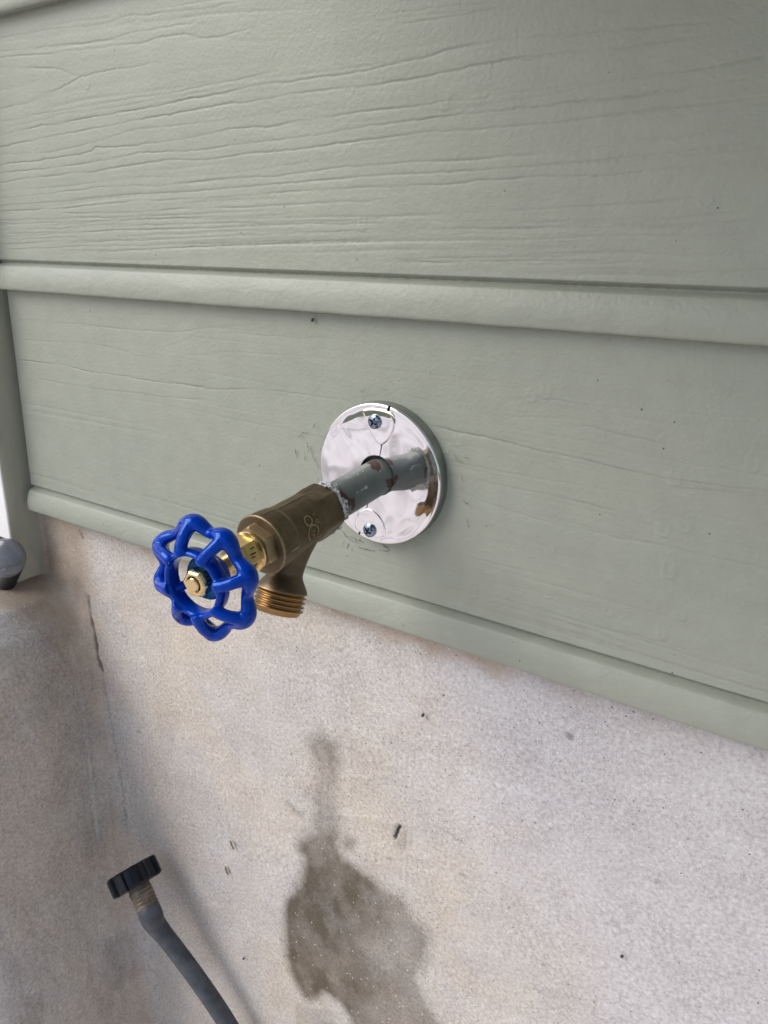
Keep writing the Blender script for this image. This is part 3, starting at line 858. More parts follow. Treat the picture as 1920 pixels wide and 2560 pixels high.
    disp = disp - 0.0012 * crack - 0.0009 * pit * (1 - ret)
    crack = np.maximum(crack, 0.35 * pit * (1 - ret))
    # ridge of squeezed mortar along the corner
    disp = disp + 0.0022 * np.exp(-((polyline_d([(-0.334, -0.18), (-0.331, -0.25), (-0.322, -0.33), (-0.317, -0.42)]) + jig) / 0.006) ** 2)
    nx, ny = ret, -(1 - ret)
    nn = np.hypot(nx, ny)
    X2, Y2 = X + disp * nx / nn, Y + disp * ny / nn
    # stains, each with a traced outline
    edge = 0.0022 * fbm(U * 190, Z * 190, 3, 0.75, 21) + 0.006 * fbm(U * 40, Z * 40, 3, 0.5, 22)
    stain = np.zeros(X.shape)
    inx = (X < 0.30) & (ret < 0.2)
    for nm, (s, w, w2) in dict(main=(0.98, 0.0130, 0.0085), trunk=(0.72, 0.0090, 0.0130), twig=(0.50, 0.004, 0.004), knob=(0.55, 0.006, 0.005),
                               spot=(0.50, 0.006, 0.003), oil=(0.62, 0.0014, 0.001), tail=(0.25, 0.006, 0.005)).items():
        sd = poly_sdf(U, Z, STAINS[nm]) + edge * (0.35 if nm == 'oil' else 0.9)
        m = 1 - sstep(sd, -w, w2)
        m = m * (1 + 0.22 * np.exp(-((sd + w * 0.55) / 0.0040) ** 2))
        stain = np.maximum(stain, s * m)
    blot = 0.93 + 0.30 * fbm(U * 28, Z * 28, 4, 0.55, 25) + 0.05 * fbm(U * 330, Z * 330, 2, 0.6, 26)
    stain = np.clip(stain * blot, 0, 1)
    right = poly_sdf(U, Z, STAINS['main'])
    stain = stain * (1 - 0.42 * sstep(U, -0.045, 0.02) * (right < 0))
    fadez = np.interp(Z, [-0.46, -0.33, -0.29, -0.262, -0.235, -0.215, -0.20], [1, 1, 0.62, 0.55, 0.80, 1.0, 0.9])
    stain = stain * fadez * (1 + 0.25 * fbm(U * 60, Z * 45, 3, 0.6, 27))
    stain = np.where(inx, np.clip(stain, 0, 1), 0)
    # dark weeping marks low on the return
    wk = fbm((X - Y) * 30, Z * 16, 4, 0.6, 31)
    stain = np.maximum(stain, 0.32 * sstep(wk, 0.05, 0.50) * ret * (1 - sstep(Z, -0.56, -0.44)))
    band = np.exp(-((Y + 0.030 + 0.02 * fbm(Z * 20, Y * 20, 3, 0.5, 33)) / 0.030) ** 2) * sstep(Z, -0.52, -0.24)
    stain = np.maximum(stain, 0.42 * band * ret * (0.85 + 0.4 * wk))
    stain = np.maximum(stain, 0.35 * (1 - sstep(np.abs(Z + 0.166), 0.002, 0.012)) * ret)
    # mortar / earth colour of the return, wandering round the corner, and the dirty strip under the boards
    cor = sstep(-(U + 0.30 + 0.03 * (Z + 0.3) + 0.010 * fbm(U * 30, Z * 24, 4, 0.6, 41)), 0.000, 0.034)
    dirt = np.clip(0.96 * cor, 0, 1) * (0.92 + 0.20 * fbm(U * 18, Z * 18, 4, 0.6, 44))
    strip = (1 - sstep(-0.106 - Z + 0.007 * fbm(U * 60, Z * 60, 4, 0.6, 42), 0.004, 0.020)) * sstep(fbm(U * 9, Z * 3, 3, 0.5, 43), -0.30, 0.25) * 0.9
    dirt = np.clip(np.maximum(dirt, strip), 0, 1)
    ch = poly_sdf(U, Z, [(-0.2905, -0.1815), (-0.2865, -0.1815), (-0.2860, -0.1855), (-0.2895, -0.1860)]) + 0.0010 * fbm(U * 400, Z * 400, 2, 0.5, 51)
    pale = 0.9 * (1 - sstep(ch, -0.0006, 0.0006))
    pw = poly_sdf(U, Z, [(-0.2665, -0.2175), (-0.2570, -0.2185), (-0.2560, -0.2235), (-0.2610, -0.2215)]) + 0.003 * fbm(U * 120, Z * 120, 3, 0.5, 53)
    pale = np.maximum(pale, 0.45 * (1 - sstep(pw, -0.002, 0.002)))
    pale = np.maximum(pale, 0.18 * sstep(fbm(U * 12, Z * 9, 4, 0.55, 55), 0.15, 0.5) * (1 - ret))
    sky_tint = np.clip(0.95 * sstep(U + 0.35 * (Z + 0.25) + 0.10 * fbm(U * 9, Z * 9, 4, 0.6, 61), 0.00, 0.16), 0, 0.85) * (1 - ret)  # where the painted sky light lies, by position on the wall
    P = np.stack([X2, Y2, Z], -1)
    o = grid('concrete_wall', P, M['concrete'], None, base=(0, 0.009, GROUND_Z), attrs=dict(stain=stain, dirt=dirt, pale=pale, crack=crack, sky_tint=sky_tint))
    return tag(o, 'cement rendered foundation wall with dark wet stain below the siding', 'wall')


make_concrete()

# ------------------------------------------------------------------ casing board, door, door stop at the left
rg = np.random.default_rng(3)
zs = np.linspace(-0.1675, 2.3, 300)
cx, cy = (-0.3906, -0.3895), (-0.0215, 0.030)
def casing():
    base = (-0.41, 0.005, -0.168)
    ys = np.array([cy[1], 0.010, 0.004, -0.004, -0.010, -0.016, cy[0] + 0.0010, cy[0] + 0.0003, cy[0], cy[0], cy[0] + 0.0002])
    xs = np.array([cx[1]] * 6 + [cx[1], cx[1] - 0.0003, cx[1] - 0.0008, cx[1] - 0.0010, cx[0]])
    X = np.ones((len(zs), 1)) * xs[None]
    Y = np.ones((len(zs), 1)) * ys[None]
    Z = zs[:, None] * np.ones((1, len(xs)))
    X = X + 0.0005 * lattice_noise(Y * 120, Z * 30, 61)
    Z[0] += 0.0012 * lattice_noise(ys * 160, xs * 100, 66)
    P = np.stack([X, Y, Z], -1)
    bot = P[:1].copy()
    bot[..., 0] = np.minimum(bot[..., 0], cx[1] - 0.006)
    P = np.concatenate([bot, P], 0)
    o = grid('door_casing', P, M['trim'], None, base=base, flip=True, auto=50)
    return tag(o, 'narrow olive green painted casing board at the left end of the siding', 'trim')


casing()
door = empty('white_door', (-0.62, -0.030, -0.127))
tag(door, 'bright white painted door edge at the far left behind the casing', 'door')
v, f = box(-1.30, -0.3905, -0.0223, -0.0080, -0.1270, 1.9)
o = build('door_panel', v, f, M['white'], door, smooth=False)
bevel_obj(o, 0.0012)
v, f = box(-1.30, -0.3930, -0.0205, -0.0090, -0.1345, -0.1274)
build('door_sweep', v, f, M['rubber'], door, smooth=False)

stop = empty('door_stop', (-0.3920, -0.0300, -0.166))
tag(stop, 'round smoky grey plastic door stop beside the white door', 'door stop')
fs = Frame((-0.3700, -0.0400, -0.1327), (0.55, -0.75, 0.36), (0.8, 0.6, 0), (0, 0, 1))
av = np.array(fs.a) / np.linalg.norm(fs.a)
e1 = np.cross(av, (0, 0, 1)); e1 /= np.linalg.norm(e1)
fs = Frame(fs.o, av, e1, np.cross(e1, av))
pr = [(-0.014, 0.004), (-0.013, 0.0120)] + [(0.0070 * math.sin(a), 0.0172 * math.cos(a)) for a in np.linspace(-0.9, 1.50, 26)] + [(0.0070, 0.0004)]
lathe('dome', fs, pr, M['smoke'], stop, 64, auto=None)
tq = [fs.o + fs.a * (0.0059) + fs.e1 * (0.0015 + 0.0044 * math.cos(t)) - fs.e2 * (0.0090 - 0.0016 * math.sin(t)) for t in np.linspace(0, 2 * math.pi, 25)[:-1]]
V, F = sweep([tuple(q) for q in tq], 0.00045, 6, True)
build('mould_ring', V, F, M['smoke'], stop)
V, F = sweep([tuple(fs.o - fs.a * 0.013), tuple(fs.o - fs.a * 0.022 + np.array((0, 0, -0.006))), (-0.3960, -0.0330, -0.172)], [0.006, 0.006, 0.008], 20)
build('foot', V, F, M['rubber'], stop)

# ------------------------------------------------------------------ flange (split escutcheon)
FC = np.array((-0.0005, 0.0, 0.0))
FY = -0.0090
fl = empty('pipe_flange', (0, 0.0015, 0))
tag(fl, 'round polished chrome split flange screwed to the siding round the pipe', 'flange')
FR = 0.0432
def plate_h(X, Z):
    r = np.hypot(X, Z)
    h = 0.0007 * (1 - (r / FR) ** 2)
    h = h + 0.00022 * np.exp(-((X + 0.012) / 0.010) ** 2 - ((Z - 0.020) / 0.016) ** 2)
    h = h - 0.00022 * np.exp(-((X - 0.016) / 0.007) ** 2 - ((Z - 0.016) / 0.020) ** 2)
    h = h + 0.00022 * np.exp(-((X - 0.020) / 0.009) ** 2 - ((Z + 0.020) / 0.013) ** 2)
    h = h + 0.00015 * np.exp(-((X + 0.024) / 0.009) ** 2 - ((Z + 0.004) / 0.020) ** 2)
    h = h + 0.00010 * lattice_noise(X * 75 + 4, Z * 75, 71)
    return h * (1 - sstep(r, 0.036, 0.0415))


def half(name, th0, th1, lift):
    rr = np.concatenate([[0.0121, 0.0121], np.linspace(0.0122, 0.0420, 64), 0.0420 + 0.0012 * np.sin(np.linspace(0, np.pi / 2, 10)[1:]), [0.0432, 0.0432, 0.0432]])
    yy = np.concatenate([[0.0016, 0.0004], np.zeros(64), 0.0012 * (1 - np.cos(np.linspace(0, np.pi / 2, 10)[1:])), [0.0013, 0.0014, 0.0016]])
    th = np.linspace(th0, th1, 150)
    RR, TH = np.meshgrid(rr, th, indexing='ij')
    X, Z = RR * np.cos(TH), RR * np.sin(TH)
    Y = yy[:, None] * np.ones((1, len(th))) + FY - lift - plate_h(X, Z)
    P = np.stack([X + FC[0], Y, Z], -1)
    return grid(name, P, M['chrome'], fl, flip=True)


SL_T, SL_B = R(79.5), R(252.5)
gp = 0.022
h_r = half('half_plate', SL_B - 2 * math.pi + 0.012, SL_T - gp, 0.0)
h_l = half('half_plate', SL_T + gp, SL_B - 0.018, 0.0)
# overlapping ears that carry the screws
def ear(pts, lift, parent):
    C0 = np.mean(np.array(pts), 0)
    Q = []
    n = len(pts)
    for i in range(n):                                   # catmull-rom outline
        p0, p1, p2, p3 = (np.array(pts[(i + k) % n]) for k in (-1, 0, 1, 2))
        for t in np.linspace(0, 1, 7)[:-1]:
            Q.append(0.5 * ((2 * p1) + (-p0 + p2) * t + (2 * p0 - 5 * p1 + 4 * p2 - p3) * t * t + (-p0 + 3 * p1 - 3 * p2 + p3) * t ** 3))
    Q = np.array(Q)
    s = np.concatenate([np.linspace(0.02, 0.93, 12), [0.965, 0.99, 1.0, 1.0]])
    d = np.concatenate([np.zeros(12), [0.0001, 0.0003, 0.0006, 0.0012]])
    X = C0[0] + s[:, None] * (Q[:, 0] - C0[0])[None]
    Z = C0[1] + s[:, None] * (Q[:, 1] - C0[1])[None]
    Y = FY - lift - plate_h(X, Z) + d[:, None]
    return grid('screw_ear', np.stack([X + FC[0], Y, Z], -1), M['chrome'], parent, wrap=True)


ear([(-0.0103, 0.0385), (-0.0085, 0.0335), (-0.0054, 0.0270), (-0.0022, 0.0225), (0.0020, 0.0190), (0.0050, 0.0200), (0.0092, 0.0240), (0.0118, 0.0290),
     (0.0124, 0.0340), (0.0105, 0.0388), (0.0, 0.0403)], 0.0006, h_l)
ear([(-0.0068, -0.0222), (-0.0120, -0.0252), (-0.0155, -0.0310), (-0.0155, -0.0370), (-0.0090, -0.0397), (0.0, -0.0402), (0.0065, -0.0380), (0.0068, -0.0320), (0.0035, -0.0260), (-0.0015, -0.0228)], 0.0005, h_r)


def screw(x, z):
    rr = np.concatenate([np.linspace(0.00005, 0.0041, 26), [0.0043, 0.0043]])
    th = np.linspace(0, 2 * np.pi, 96, endpoint=False)
    RR, TH = np.meshgrid(rr, th, indexing='ij')
    H = 0.0021 * np.sqrt(np.clip(1 - (RR / 0.0046) ** 2, 0, 1))
    A, B = RR * np.cos(TH + 0.5), RR * np.sin(TH + 0.5)
    arm = np.minimum(np.abs(A), np.abs(B))
    cross = (1 - sstep(arm, 0.00042, 0.00062)) * (1 - sstep(RR, 0.0021, 0.0026))
    H = H - 0.0016 * cross
    H[-1] = -0.0012
    X, Z = x + RR * np.cos(TH), z + RR * np.sin(TH)
    P = np.stack([X, FY - 0.0009 - H - 0.0002, Z], -1)
    return grid('screw', P, M['screw'], fl, wrap=True, flip=True, auto=45)


rm_r = [(0.0012, 0.0432), (0.0016, 0.0434), (0.0040, 0.04345), (0.0112, 0.04345)]
RIMF = Frame((FC[0], FY, 0), (0, 1, 0), (1, 0, 0), (0, 0, 1))
lathe('rim', RIMF, rm_r, M['rim_darkened'], fl, 160, caps=False, auto=None, flip=False)
screw(-0.0018, 0.0326)
screw(-0.0048, -0.0357)
# ------------------------------------------------------------------ the hose spigot
sp = empty('hose_spigot', (0, 0.002, 0))
tag(sp, 'brass hose spigot with blue handwheel on a painted pipe from the wall', 'spigot')
SA = np.array((0, -0.9945, -0.1051))
SF = Frame((0, 0, 0), SA, (1, 0, 0), (0, -0.1051, 0.9945))

# pipe with traced paint loss (angle in degrees, distance along the pipe in mm)
RUST = [[(57, 52.9), (37, 51.7), (24, 50.6), (14, 49.2), (19, 46.6), (1, 46.8), (-31, 48.1), (0, 51.2), (17, 54.6), (35, 56.6)],
        [(112, 12), (98, 16), (80, 17.5), (63, 20.8), (54, 18.5), (45, 18.2), (51, 13.2), (70, 11), (95, 9)],
        [(10, 10), (12, 15.5), (4, 16.4), (-4, 15.0), (-14, 14.5), (-20, 12), (-10, 8)],
        [(120, 40), (112, 46), (100, 50), (108, 54), (126, 52)]]
SCR = [[(30, 33.5), (26, 37.0), (21, 36.5), (22, 33.5)], [(25.5, 37), (24.6, 41), (24.2, 45), (23.2, 45), (23.6, 41), (24.3, 37)],
       [(78, 24), (76, 29), (73, 33), (72, 33), (74, 28), (76, 24)]]
def pipe_attr(polys, w, s):
    def f(th, t):
        d = (np.degrees(th) + 90) % 360 - 90
        u, v = d / 57.3 * 0.0107, t
        e = 0.0011 * fbm(u * 700, v * 700, 4, 0.65, 81)
        a = np.zeros(th.shape)
        for p in polys:
            q = [(x / 57.3 * 0.0107, y / 1000) for x, y in p]
            a = np.maximum(a, 1 - sstep(poly_sdf(u, v, q) + e, -w, w))
        return a * s
    return f


def grime(th, t):
    u = np.degrees(th) % 360
    n = fbm(u * 0.06, t * 260, 4, 0.6, 85)
    return 0.75 * sstep(n, 0.22, 0.45) * sstep(t, 0.030, 0.058)


pp = [(t, 0.0107) for t in np.linspace(-0.012, 0.0655, 200)]
lathe('pipe', SF, pp, M['pipe'], sp, 180, auto=None,
      rfun=lambda th, t, r: r + 0.00006 * lattice_noise(th * 4, t * 110, 86) - 0.00025 * pipe_attr(RUST, 0.0003, 1)(th, t),
      attrs=dict(rust=pipe_attr(RUST, 0.0002, 1.0), scrape=pipe_attr(SCR, 0.0002, 0.9), grime=grime))
# lumpy collar of thread sealant
ps = [(t, 0.0109 + 0.0031 * math.sin(0.5 * math.pi * (t - 0.0470) / 0.0150) ** 1.3) for t in np.linspace(0.0470, 0.0620, 70)]
lathe('thread_sealant', SF, ps, M['sealant'], sp, 200, auto=None, caps=False,
      rfun=lambda th, t, r: r - 0.0003 + 0.0024 * fbm(np.abs(th - 3.1416) * 7, t * 520, 4, 0.7, 88) * sstep(t, 0.047, 0.052) - 0.0030 * (1 - sstep(t + 0.0040 * lattice_noise(np.abs(th - 3.1416) * 3.2, t * 90, 89) + 0.0055 * np.exp(-((th - 1.65) / 0.7) ** 2), 0.0535, 0.0590)))

pd = [tuple(SF.pt(0.01265 + 0.0007 * lattice_noise(np.array(a * 5.0), np.array(0.3), 93), a, 0.0601 + 0.0005 * lattice_noise(np.array(a * 4.0), np.array(2.3), 94))) for a in np.linspace(0, 2 * math.pi, 120, endpoint=False)]
V, F = sweep(pd, [0.0008 + 0.0004 * random.random() for _ in pd], 8, True, ref=tuple(SA))
build('pipe_dope', V, F, M['putty'], sp)

# valve body: hexagon end, round barrel, collar
def body_r(th, t, r):
    a = (th - R(20) + np.pi / 6) % (np.pi / 3) - np.pi / 6
    hx = np.minimum(0.0133 / np.cos(a), 0.0149)
    cham = np.interp(t, [0.0610, 0.0632], [0.0136, 0.0165])
    hx = np.minimum(hx, cham)
    w = sstep(t, 0.0715, 0.0785)
    rr = hx * (1 - w) + r * w
    seam = np.exp(-(((np.degrees(th) - 86 + 180) % 360 - 180) / 2.2) ** 2) * sstep(t, 0.070, 0.074) * (1 - sstep(t, 0.1085, 0.1105))
    rr = rr + 0.00042 * seam + 0.00008 * lattice_noise(th * 9, t * 500, 91)
    return rr


pb = [(0.0610, 0.0108), (0.0610, 0.0136)]
pb += [(t, 0.0141) for t in np.linspace(0.0613, 0.0790, 48)]
pb += [(t, 0.01405 + 0.0003 * (t - 0.079) / 0.02) for t in np.linspace(0.0795, 0.0990, 24)]
pb += [(0.0995, 0.01450), (0.1000, 0.01495), (0.1006, 0.01520), (0.1015, 0.01530)]
pb += [(t, 0.0153 + 0.0006 * (t - 0.1015) / 0.0095) for t in np.linspace(0.1025, 0.1110, 12)]
pb += [(0.1118, 0.01605), (0.1124, 0.01590), (0.1127, 0.0155), (0.1128, 0.0150), (0.1127, 0.0100), (0.1127, 0.004)]
body = lathe('valve_body', SF, pb, M['cast'], sp, 216, rfun=body_r, auto=50)

def on_barrel(th0, t0, rad, spin=0.0):
    """text x runs down round the barrel, text up points to the wall"""
    def place(x, y, h):
        x, y = x * math.cos(spin) - y * math.sin(spin), x * math.sin(spin) + y * math.cos(spin)
        th = R(th0) - x / rad
        return tuple(SF.pt(rad + h, th, t0 - y))
    return place


def emboss(vf, place, parent, h=0.00035, name='raised_mark'):
    V, F = extrude_flat(vf[0], vf[1], place, h)
    return build(name, V, F, M['markbrass'], parent, smooth=False)


BR = 0.01425
emboss(ring2(0.0020, 0.0029), on_barrel(28, 0.0896, BR), body)
emboss(text_mesh('C', 0.0030), on_barrel(28, 0.0896, BR), body)
emboss(text_mesh('E', 0.0034), on_barrel(33, 0.0842, BR), body)
emboss(text_mesh('D', 0.0034), on_barrel(18, 0.0842, BR), body)
emboss(ring2(0.0036, 0.0044, 30, R(40), R(345)), on_barrel(0, 0.0884, BR, R(-20)), body)
emboss(text_mesh('S', 0.0040), on_barrel(4, 0.0889, BR), body)
emboss(text_mesh('A', 0.0040), on_barrel(-7, 0.0884, BR), body)
emboss(ring2(0.0006, 0.0011, 14), on_barrel(-16, 0.0832, BR), body)
emboss(([(-.0006, -.0019), (.0006, -.0019), (.0006, .0019), (-.0006, .0019)], [(0, 1, 2, 3)]), on_barrel(-7, 0.1035, 0.0154), body)
emboss(ring2(0.0001, 0.0007, 14), on_barrel(-6, 0.1068, 0.0156), body)

# cast hexagon boss, packing nut, stem
lathe('bonnet_hexagon', SF, [(0.1122, 0.0118), (0.1172, 0.0118), (0.1184, 0.0112), (0.1188, 0.0098), (0.1188, 0.004)], M['cast'], sp, 120,
      rfun=lambda th, t, r: np.minimum(hexr(0.905, 1.02, R(8))(th, t, r), r * 1.03), auto=25)
pn = [(0.1186, 0.0098), (0.1192, 0.0104), (0.1202, 0.0107), (0.1210, 0.0104)] + [(t, 0.0096) for t in np.linspace(0.1216, 0.1300, 6)] + \
     [(0.1312, 0.0090), (0.1320, 0.0078), (0.1320, 0.004)]
nut_p = lathe('packing_nut', SF, pn, M['brass'], sp, 120, rfun=lambda th, t, r: np.where(t > 0.1212, np.minimum(hexr(0.89, 1.0, R(24))(th, t, r), r), r), auto=25)
for k, (th0, w) in enumerate([(38, 0.0011), (22, 0.0014), (12, 0.0009), (-4, 0.0013), (-16, 0.0010), (-26, 0.0007)]):
    V, F = box(-0.00022, 0.00022, -w, w, 0, 1)
    pl = lambda x, y, h, th0=th0, k=k: tuple(SF.pt(0.00905 + h, R(th0) + x / 0.009, 0.1258 + y + 0.0008 * ((k * 7) % 3 - 1)))
    V2, F2 = extrude_flat([(-0.0003, -w), (0.0003, -w), (0.0003, w), (-0.0003, w)], [(0, 1, 2, 3)], pl, 0.00025)
    build('tool_mark', V2, F2, M['cast'], nut_p, smooth=False)
pst = []
for i in range(9):
    t0 = 0.1318 + i * 0.00115
    pst += [(t0, 0.0042), (t0 + 0.0004, 0.0048), (t0 + 0.0007, 0.0048), (t0 + 0.00105, 0.0042)]
lathe('valve_stem', SF, pst, M['brass'], sp, 48, auto=None)

# outlet: flared neck, hose thread
OA = np.array((0, -0.383, -0.924)); OA /= np.linalg.norm(OA)
OF = Frame((0, -0.1008, -0.0515), OA, (1, 0, 0), np.cross((1, 0, 0), OA))
po = [(-0.0500, 0.0138), (-0.0440, 0.0128)] + [(t, np.interp(t, [-0.040, -0.032, -0.025, -0.0195, -0.0175, -0.0125, -0.0105], [0.0126, 0.0104, 0.0091, 0.0089, 0.0096, 0.0128, 0.0135]))
       for t in np.linspace(-0.040, -0.0105, 40)] + [(-0.0100, 0.0128)]
lathe('outlet_neck', OF, po, M['cast'], sp, 96, auto=60)
pt = [(-0.0104, 0.0118)]
for i in range(4):
    t0 = -0.0096 + i * 0.00235
    pt += [(t0, 0.0119), (t0 + 0.0005, 0.0122), (t0 + 0.0010, 0.0134), (t0 + 0.0014, 0.0135), (t0 + 0.0020, 0.0122)]
pt += [(0.0001, 0.0120), (0.0009, 0.0119), (0.0016, 0.0114), (0.0017, 0.0100), (0.0010, 0.0094), (-0.010, 0.0094)]
def helix(th, t, r):
    return r
thr = lathe('outlet_thread', OF, pt, M['thread'], sp, 96, auto=None, caps=False)
# give the thread its pitch
for vtx in thr.data.vertices:
    w = Vector(vtx.co) + Vector(sp.location) - Vector(OF.o)
    an = math.atan2(w.dot(Vector(OF.e2)), w.dot(Vector(OF.e1)))
    tt = w.dot(Vector(OA))
    if -0.0100 < tt < -0.0008:
        vtx.co += Vector(OA) * (0.0018 * (an / (2 * math.pi)))

# handwheel: cast in one piece, dipped in blue
WN = np.array((0.0855, -0.9959, -0.0295)); WN /= np.linalg.norm(WN)
WX = np.array((0.9963, 0.0855, 0.0025)); WX -= WN * (WX @ WN); WX /= np.linalg.norm(WX)
WY = np.cross(WX, WN); WY = WY if WY[2] > 0 else -WY
WC = np.array((0.0003, -0.1500, -0.0161))
WF = Frame(WC, WN, WX, WY)
KN_OUT = [97, 57, 15, -31, -83, -124, -164, -206.5]          # knuckles on the rim, degrees
KN_IN = [108, 61, 11, -36, -85, -127, -162, -221]            # where their arms meet the inner band
parts = []
mm = 0.001
def knuck(deg):
    """1 on a knuckle, -1 half way between two"""
    ks = sorted(k % 360 for k in KN_OUT)
    ks = [ks[-1] - 360] + ks + [ks[0] + 360]
    d = deg % 360
    for u, v in zip(ks[:-1], ks[1:]):
        if u <= d <= v:
            return math.cos(2 * math.pi * (d - u) / (v - u))
    return 1.0


pts, rad = [], []
for i in range(180):
    th = 2 * math.pi * i / 180
    kn = knuck(i * 2.0)
    pts.append(tuple(WF.pt((26.0 + 1.8 * kn) * mm, th, (-0.3 + 0.5 * kn) * mm)))
    rad.append((3.1 + 0.5 * kn) * mm)
parts.append(sweep(pts, rad, 14, True, ref=WN, flat=1.28))
for ko, ki in zip(KN_OUT, KN_IN):
    arc = [(27.2, 0.4, 0.0), (25.6, 3.4, 0.08), (22.4, 6.0, 0.35), (18.9, 7.6, 0.72), (16.0, 8.2, 0.95), (14.9, 8.0, 1.0)]
    fine = []
    for i in range(len(arc) - 1):
        for s_ in (0, 0.33, 0.66):
            fine.append(tuple(arc[i][q] * (1 - s_) + arc[i + 1][q] * s_ for q in range(3)))
    fine.append(arc[-1])
    rr = [2.95 + 0.45 * math.cos(math.pi * i / (len(fine) - 1)) ** 2 for i in range(len(fine))]
    tm = R((ko + ki) / 2)
    parts.append(sweep([tuple(WF.pt(r * mm, R(ko + (ki - ko) * w_), h * mm)) for r, h, w_ in fine], [r * mm for r in rr], 14,
                       ref=np.cross(WN, WX * math.cos(tm) + WY * math.sin(tm))))
# inner band
bp = [(14.0, 1.4), (14.8, 0.9), (15.8, 1.1), (16.5, 1.9), (16.9, 5.0), (16.8, 7.6), (16.2, 8.8), (15.2, 9.3), (14.2, 8.8), (13.7, 7.8), (13.6, 5.0)]
nb_ = 120
V = [tuple(WF.pt(r * mm, 2 * math.pi * i / nb_, h * mm)) for i in range(nb_) for r, h in bp]
m_ = len(bp)
F = [(i * m_ + j, i * m_ + (j + 1) % m_, ((i + 1) % nb_) * m_ + (j + 1) % m_, ((i + 1) % nb_) * m_ + j) for i in range(nb_) for j in range(m_)]
parts.append((V, F))
# hub and its webs
hp = [(0.1, -7.5), (9.0, -7.5), (10.2, -6.7), (10.8, -4.5), (10.9, -0.8), (10.6, 0.0), (9.9, 0.2), (0.1, 0.2)]
V = [tuple(WF.pt(r * mm, 2 * math.pi * i / 96, h * mm)) for i in range(96) for r, h in hp]
F = [(i * 8 + j, i * 8 + j + 1, ((i + 1) % 96) * 8 + j + 1, ((i + 1) % 96) * 8 + j) for i in range(96) for j in range(7)]
F.append(tuple(i * 8 for i in range(96))); F.append(tuple(i * 8 + 7 for i in reversed(range(96))))
parts.append((V, F))
for deg in (61.0, 11.0, 205.0):
    th = R(deg)
    parts.append(sweep([tuple(WF.pt(r * mm, th, h * mm)) for r, h in ((8.0, -3.0), (10.5, -1.4), (13.0, 1.8), (15.0, 4.6))], [2.2 * mm] * 4, 14,
                       ref=np.cross(WN, WX * math.cos(th) + WY * math.sin(th))))
V, F = merge(*parts)
tmp = build('wheel_raw', V, F, None)
bm = bmesh.new(); bm.from_mesh(tmp.data); bmesh.ops.recalc_face_normals(bm, faces=bm.faces); bm.to_mesh(tmp.data); bm.free()
md = tmp.modifiers.new('r', 'REMESH'); md.mode = 'VOXEL'; md.voxel_size = 0.00048; md.adaptivity = 0
ms = tmp.modifiers.new('s', 'SMOOTH'); ms.factor = 0.5; ms.iterations = 9
dg = bpy.context.evaluated_depsgraph_get()
wm = bpy.data.meshes.new_from_object(tmp.evaluated_get(dg))
bpy.data.objects.remove(tmp)
wm.name = 'handwheel'
wm.transform(Matrix.Translation(-Vector(sp.location)))
wm.polygons.foreach_set('use_smooth', np.ones(len(wm.polygons), dtype=bool))
wheel = link_mesh('handwheel', wm, M['blue'], sp)
tag(wheel, 'glossy blue scalloped handwheel')
plate = lathe('name_plate', WF, [(-0.0002, 0.0100), (0.0005, 0.0100), (0.0007, 0.0097), (0.0007, 0.003)], M['foil'], wheel, 72, auto=30)
def on_plate(deg, rad):
    th = R(deg)
    def place(x, y, h):
        c = WF.pt(rad + y, th, 0.00076 + h * 0.3)
        tdir = np.sin(th) * WX - np.cos(th) * WY
        return tuple(c + tdir * x)
    return place


def letter(s, deg, rad=0.0084, size=0.0027):
    vf = text_mesh(s, size)
    V, F = extrude_flat(vf[0], vf[1], on_plate(deg, rad), 0.0002)
    build('letter', V, F, M['silver'], wheel, smooth=False)


for ch_, dg_ in (('V', 56), ('A', 40), ('L', 25), ('V', 10), ('E', -5)):
    letter(ch_, dg_)
letter('·', 74, size=0.004)
# brass hexagon nut: varnished sides, bare face
nutm = lathe('wheel_nut', WF, [(0.0006, 0.0066), (0.0052, 0.0066), (0.0053, 0.0066), (0.0066, 0.00655), (0.0073, 0.0058), (0.0073, 0.0042), (0.0069, 0.0040), (0.0050, 0.0040)], [M['gold'], M['teal']], wheel, 96,
             rfun=lambda th, t, r: np.where(r > 0.0045, np.minimum(r * 0.0058 / 0.0066 / np.cos((th - R(30) + np.pi / 6) % (np.pi / 3) - np.pi / 6), np.interp(t, [0, .0063, .0073], [0.0068, 0.0066, 0.0059])), r), auto=25)
for p in nutm.data.polygons:
    c = Vector(p.center) + Vector(sp.location) - Vector(WC)
    if c.dot(Vector(WN)) < 0.0052:
        p.material_index = 1
lathe('stem_end', WF, [(0.004, 0.0035), (0.0079, 0.0035), (0.0084, 0.0031), (0.0085, 0.0024), (0.00835, 0.0016), (0.0085, 0.0008), (0.0085, 0.0001)], M['gold'], wheel, 48, auto=30)

# ------------------------------------------------------------------ garden hose
hose = empty('garden_hose', (-0.10, -0.05, GROUND_Z))
tag(hose, 'grey garden hose with black plastic nut leaning in the corner', 'hose')
def catmull(P, n=8):
    P = [Vector(p) for p in P]
    out = []
    for i in range(len(P) - 1):
        p0, p1, p2, p3 = P[max(i - 1, 0)], P[i], P[i + 1], P[min(i + 2, len(P) - 1)]
        for t in np.linspace(0, 1, n, endpoint=False):
            out.append(0.5 * ((2 * p1) + (p2 - p0) * t + (2 * p0 - 5 * p1 + 4 * p2 - p3) * t * t + (-p0 + 3 * p1 - 3 * p2 + p3) * t ** 3))
    out.append(P[-1])
    return out


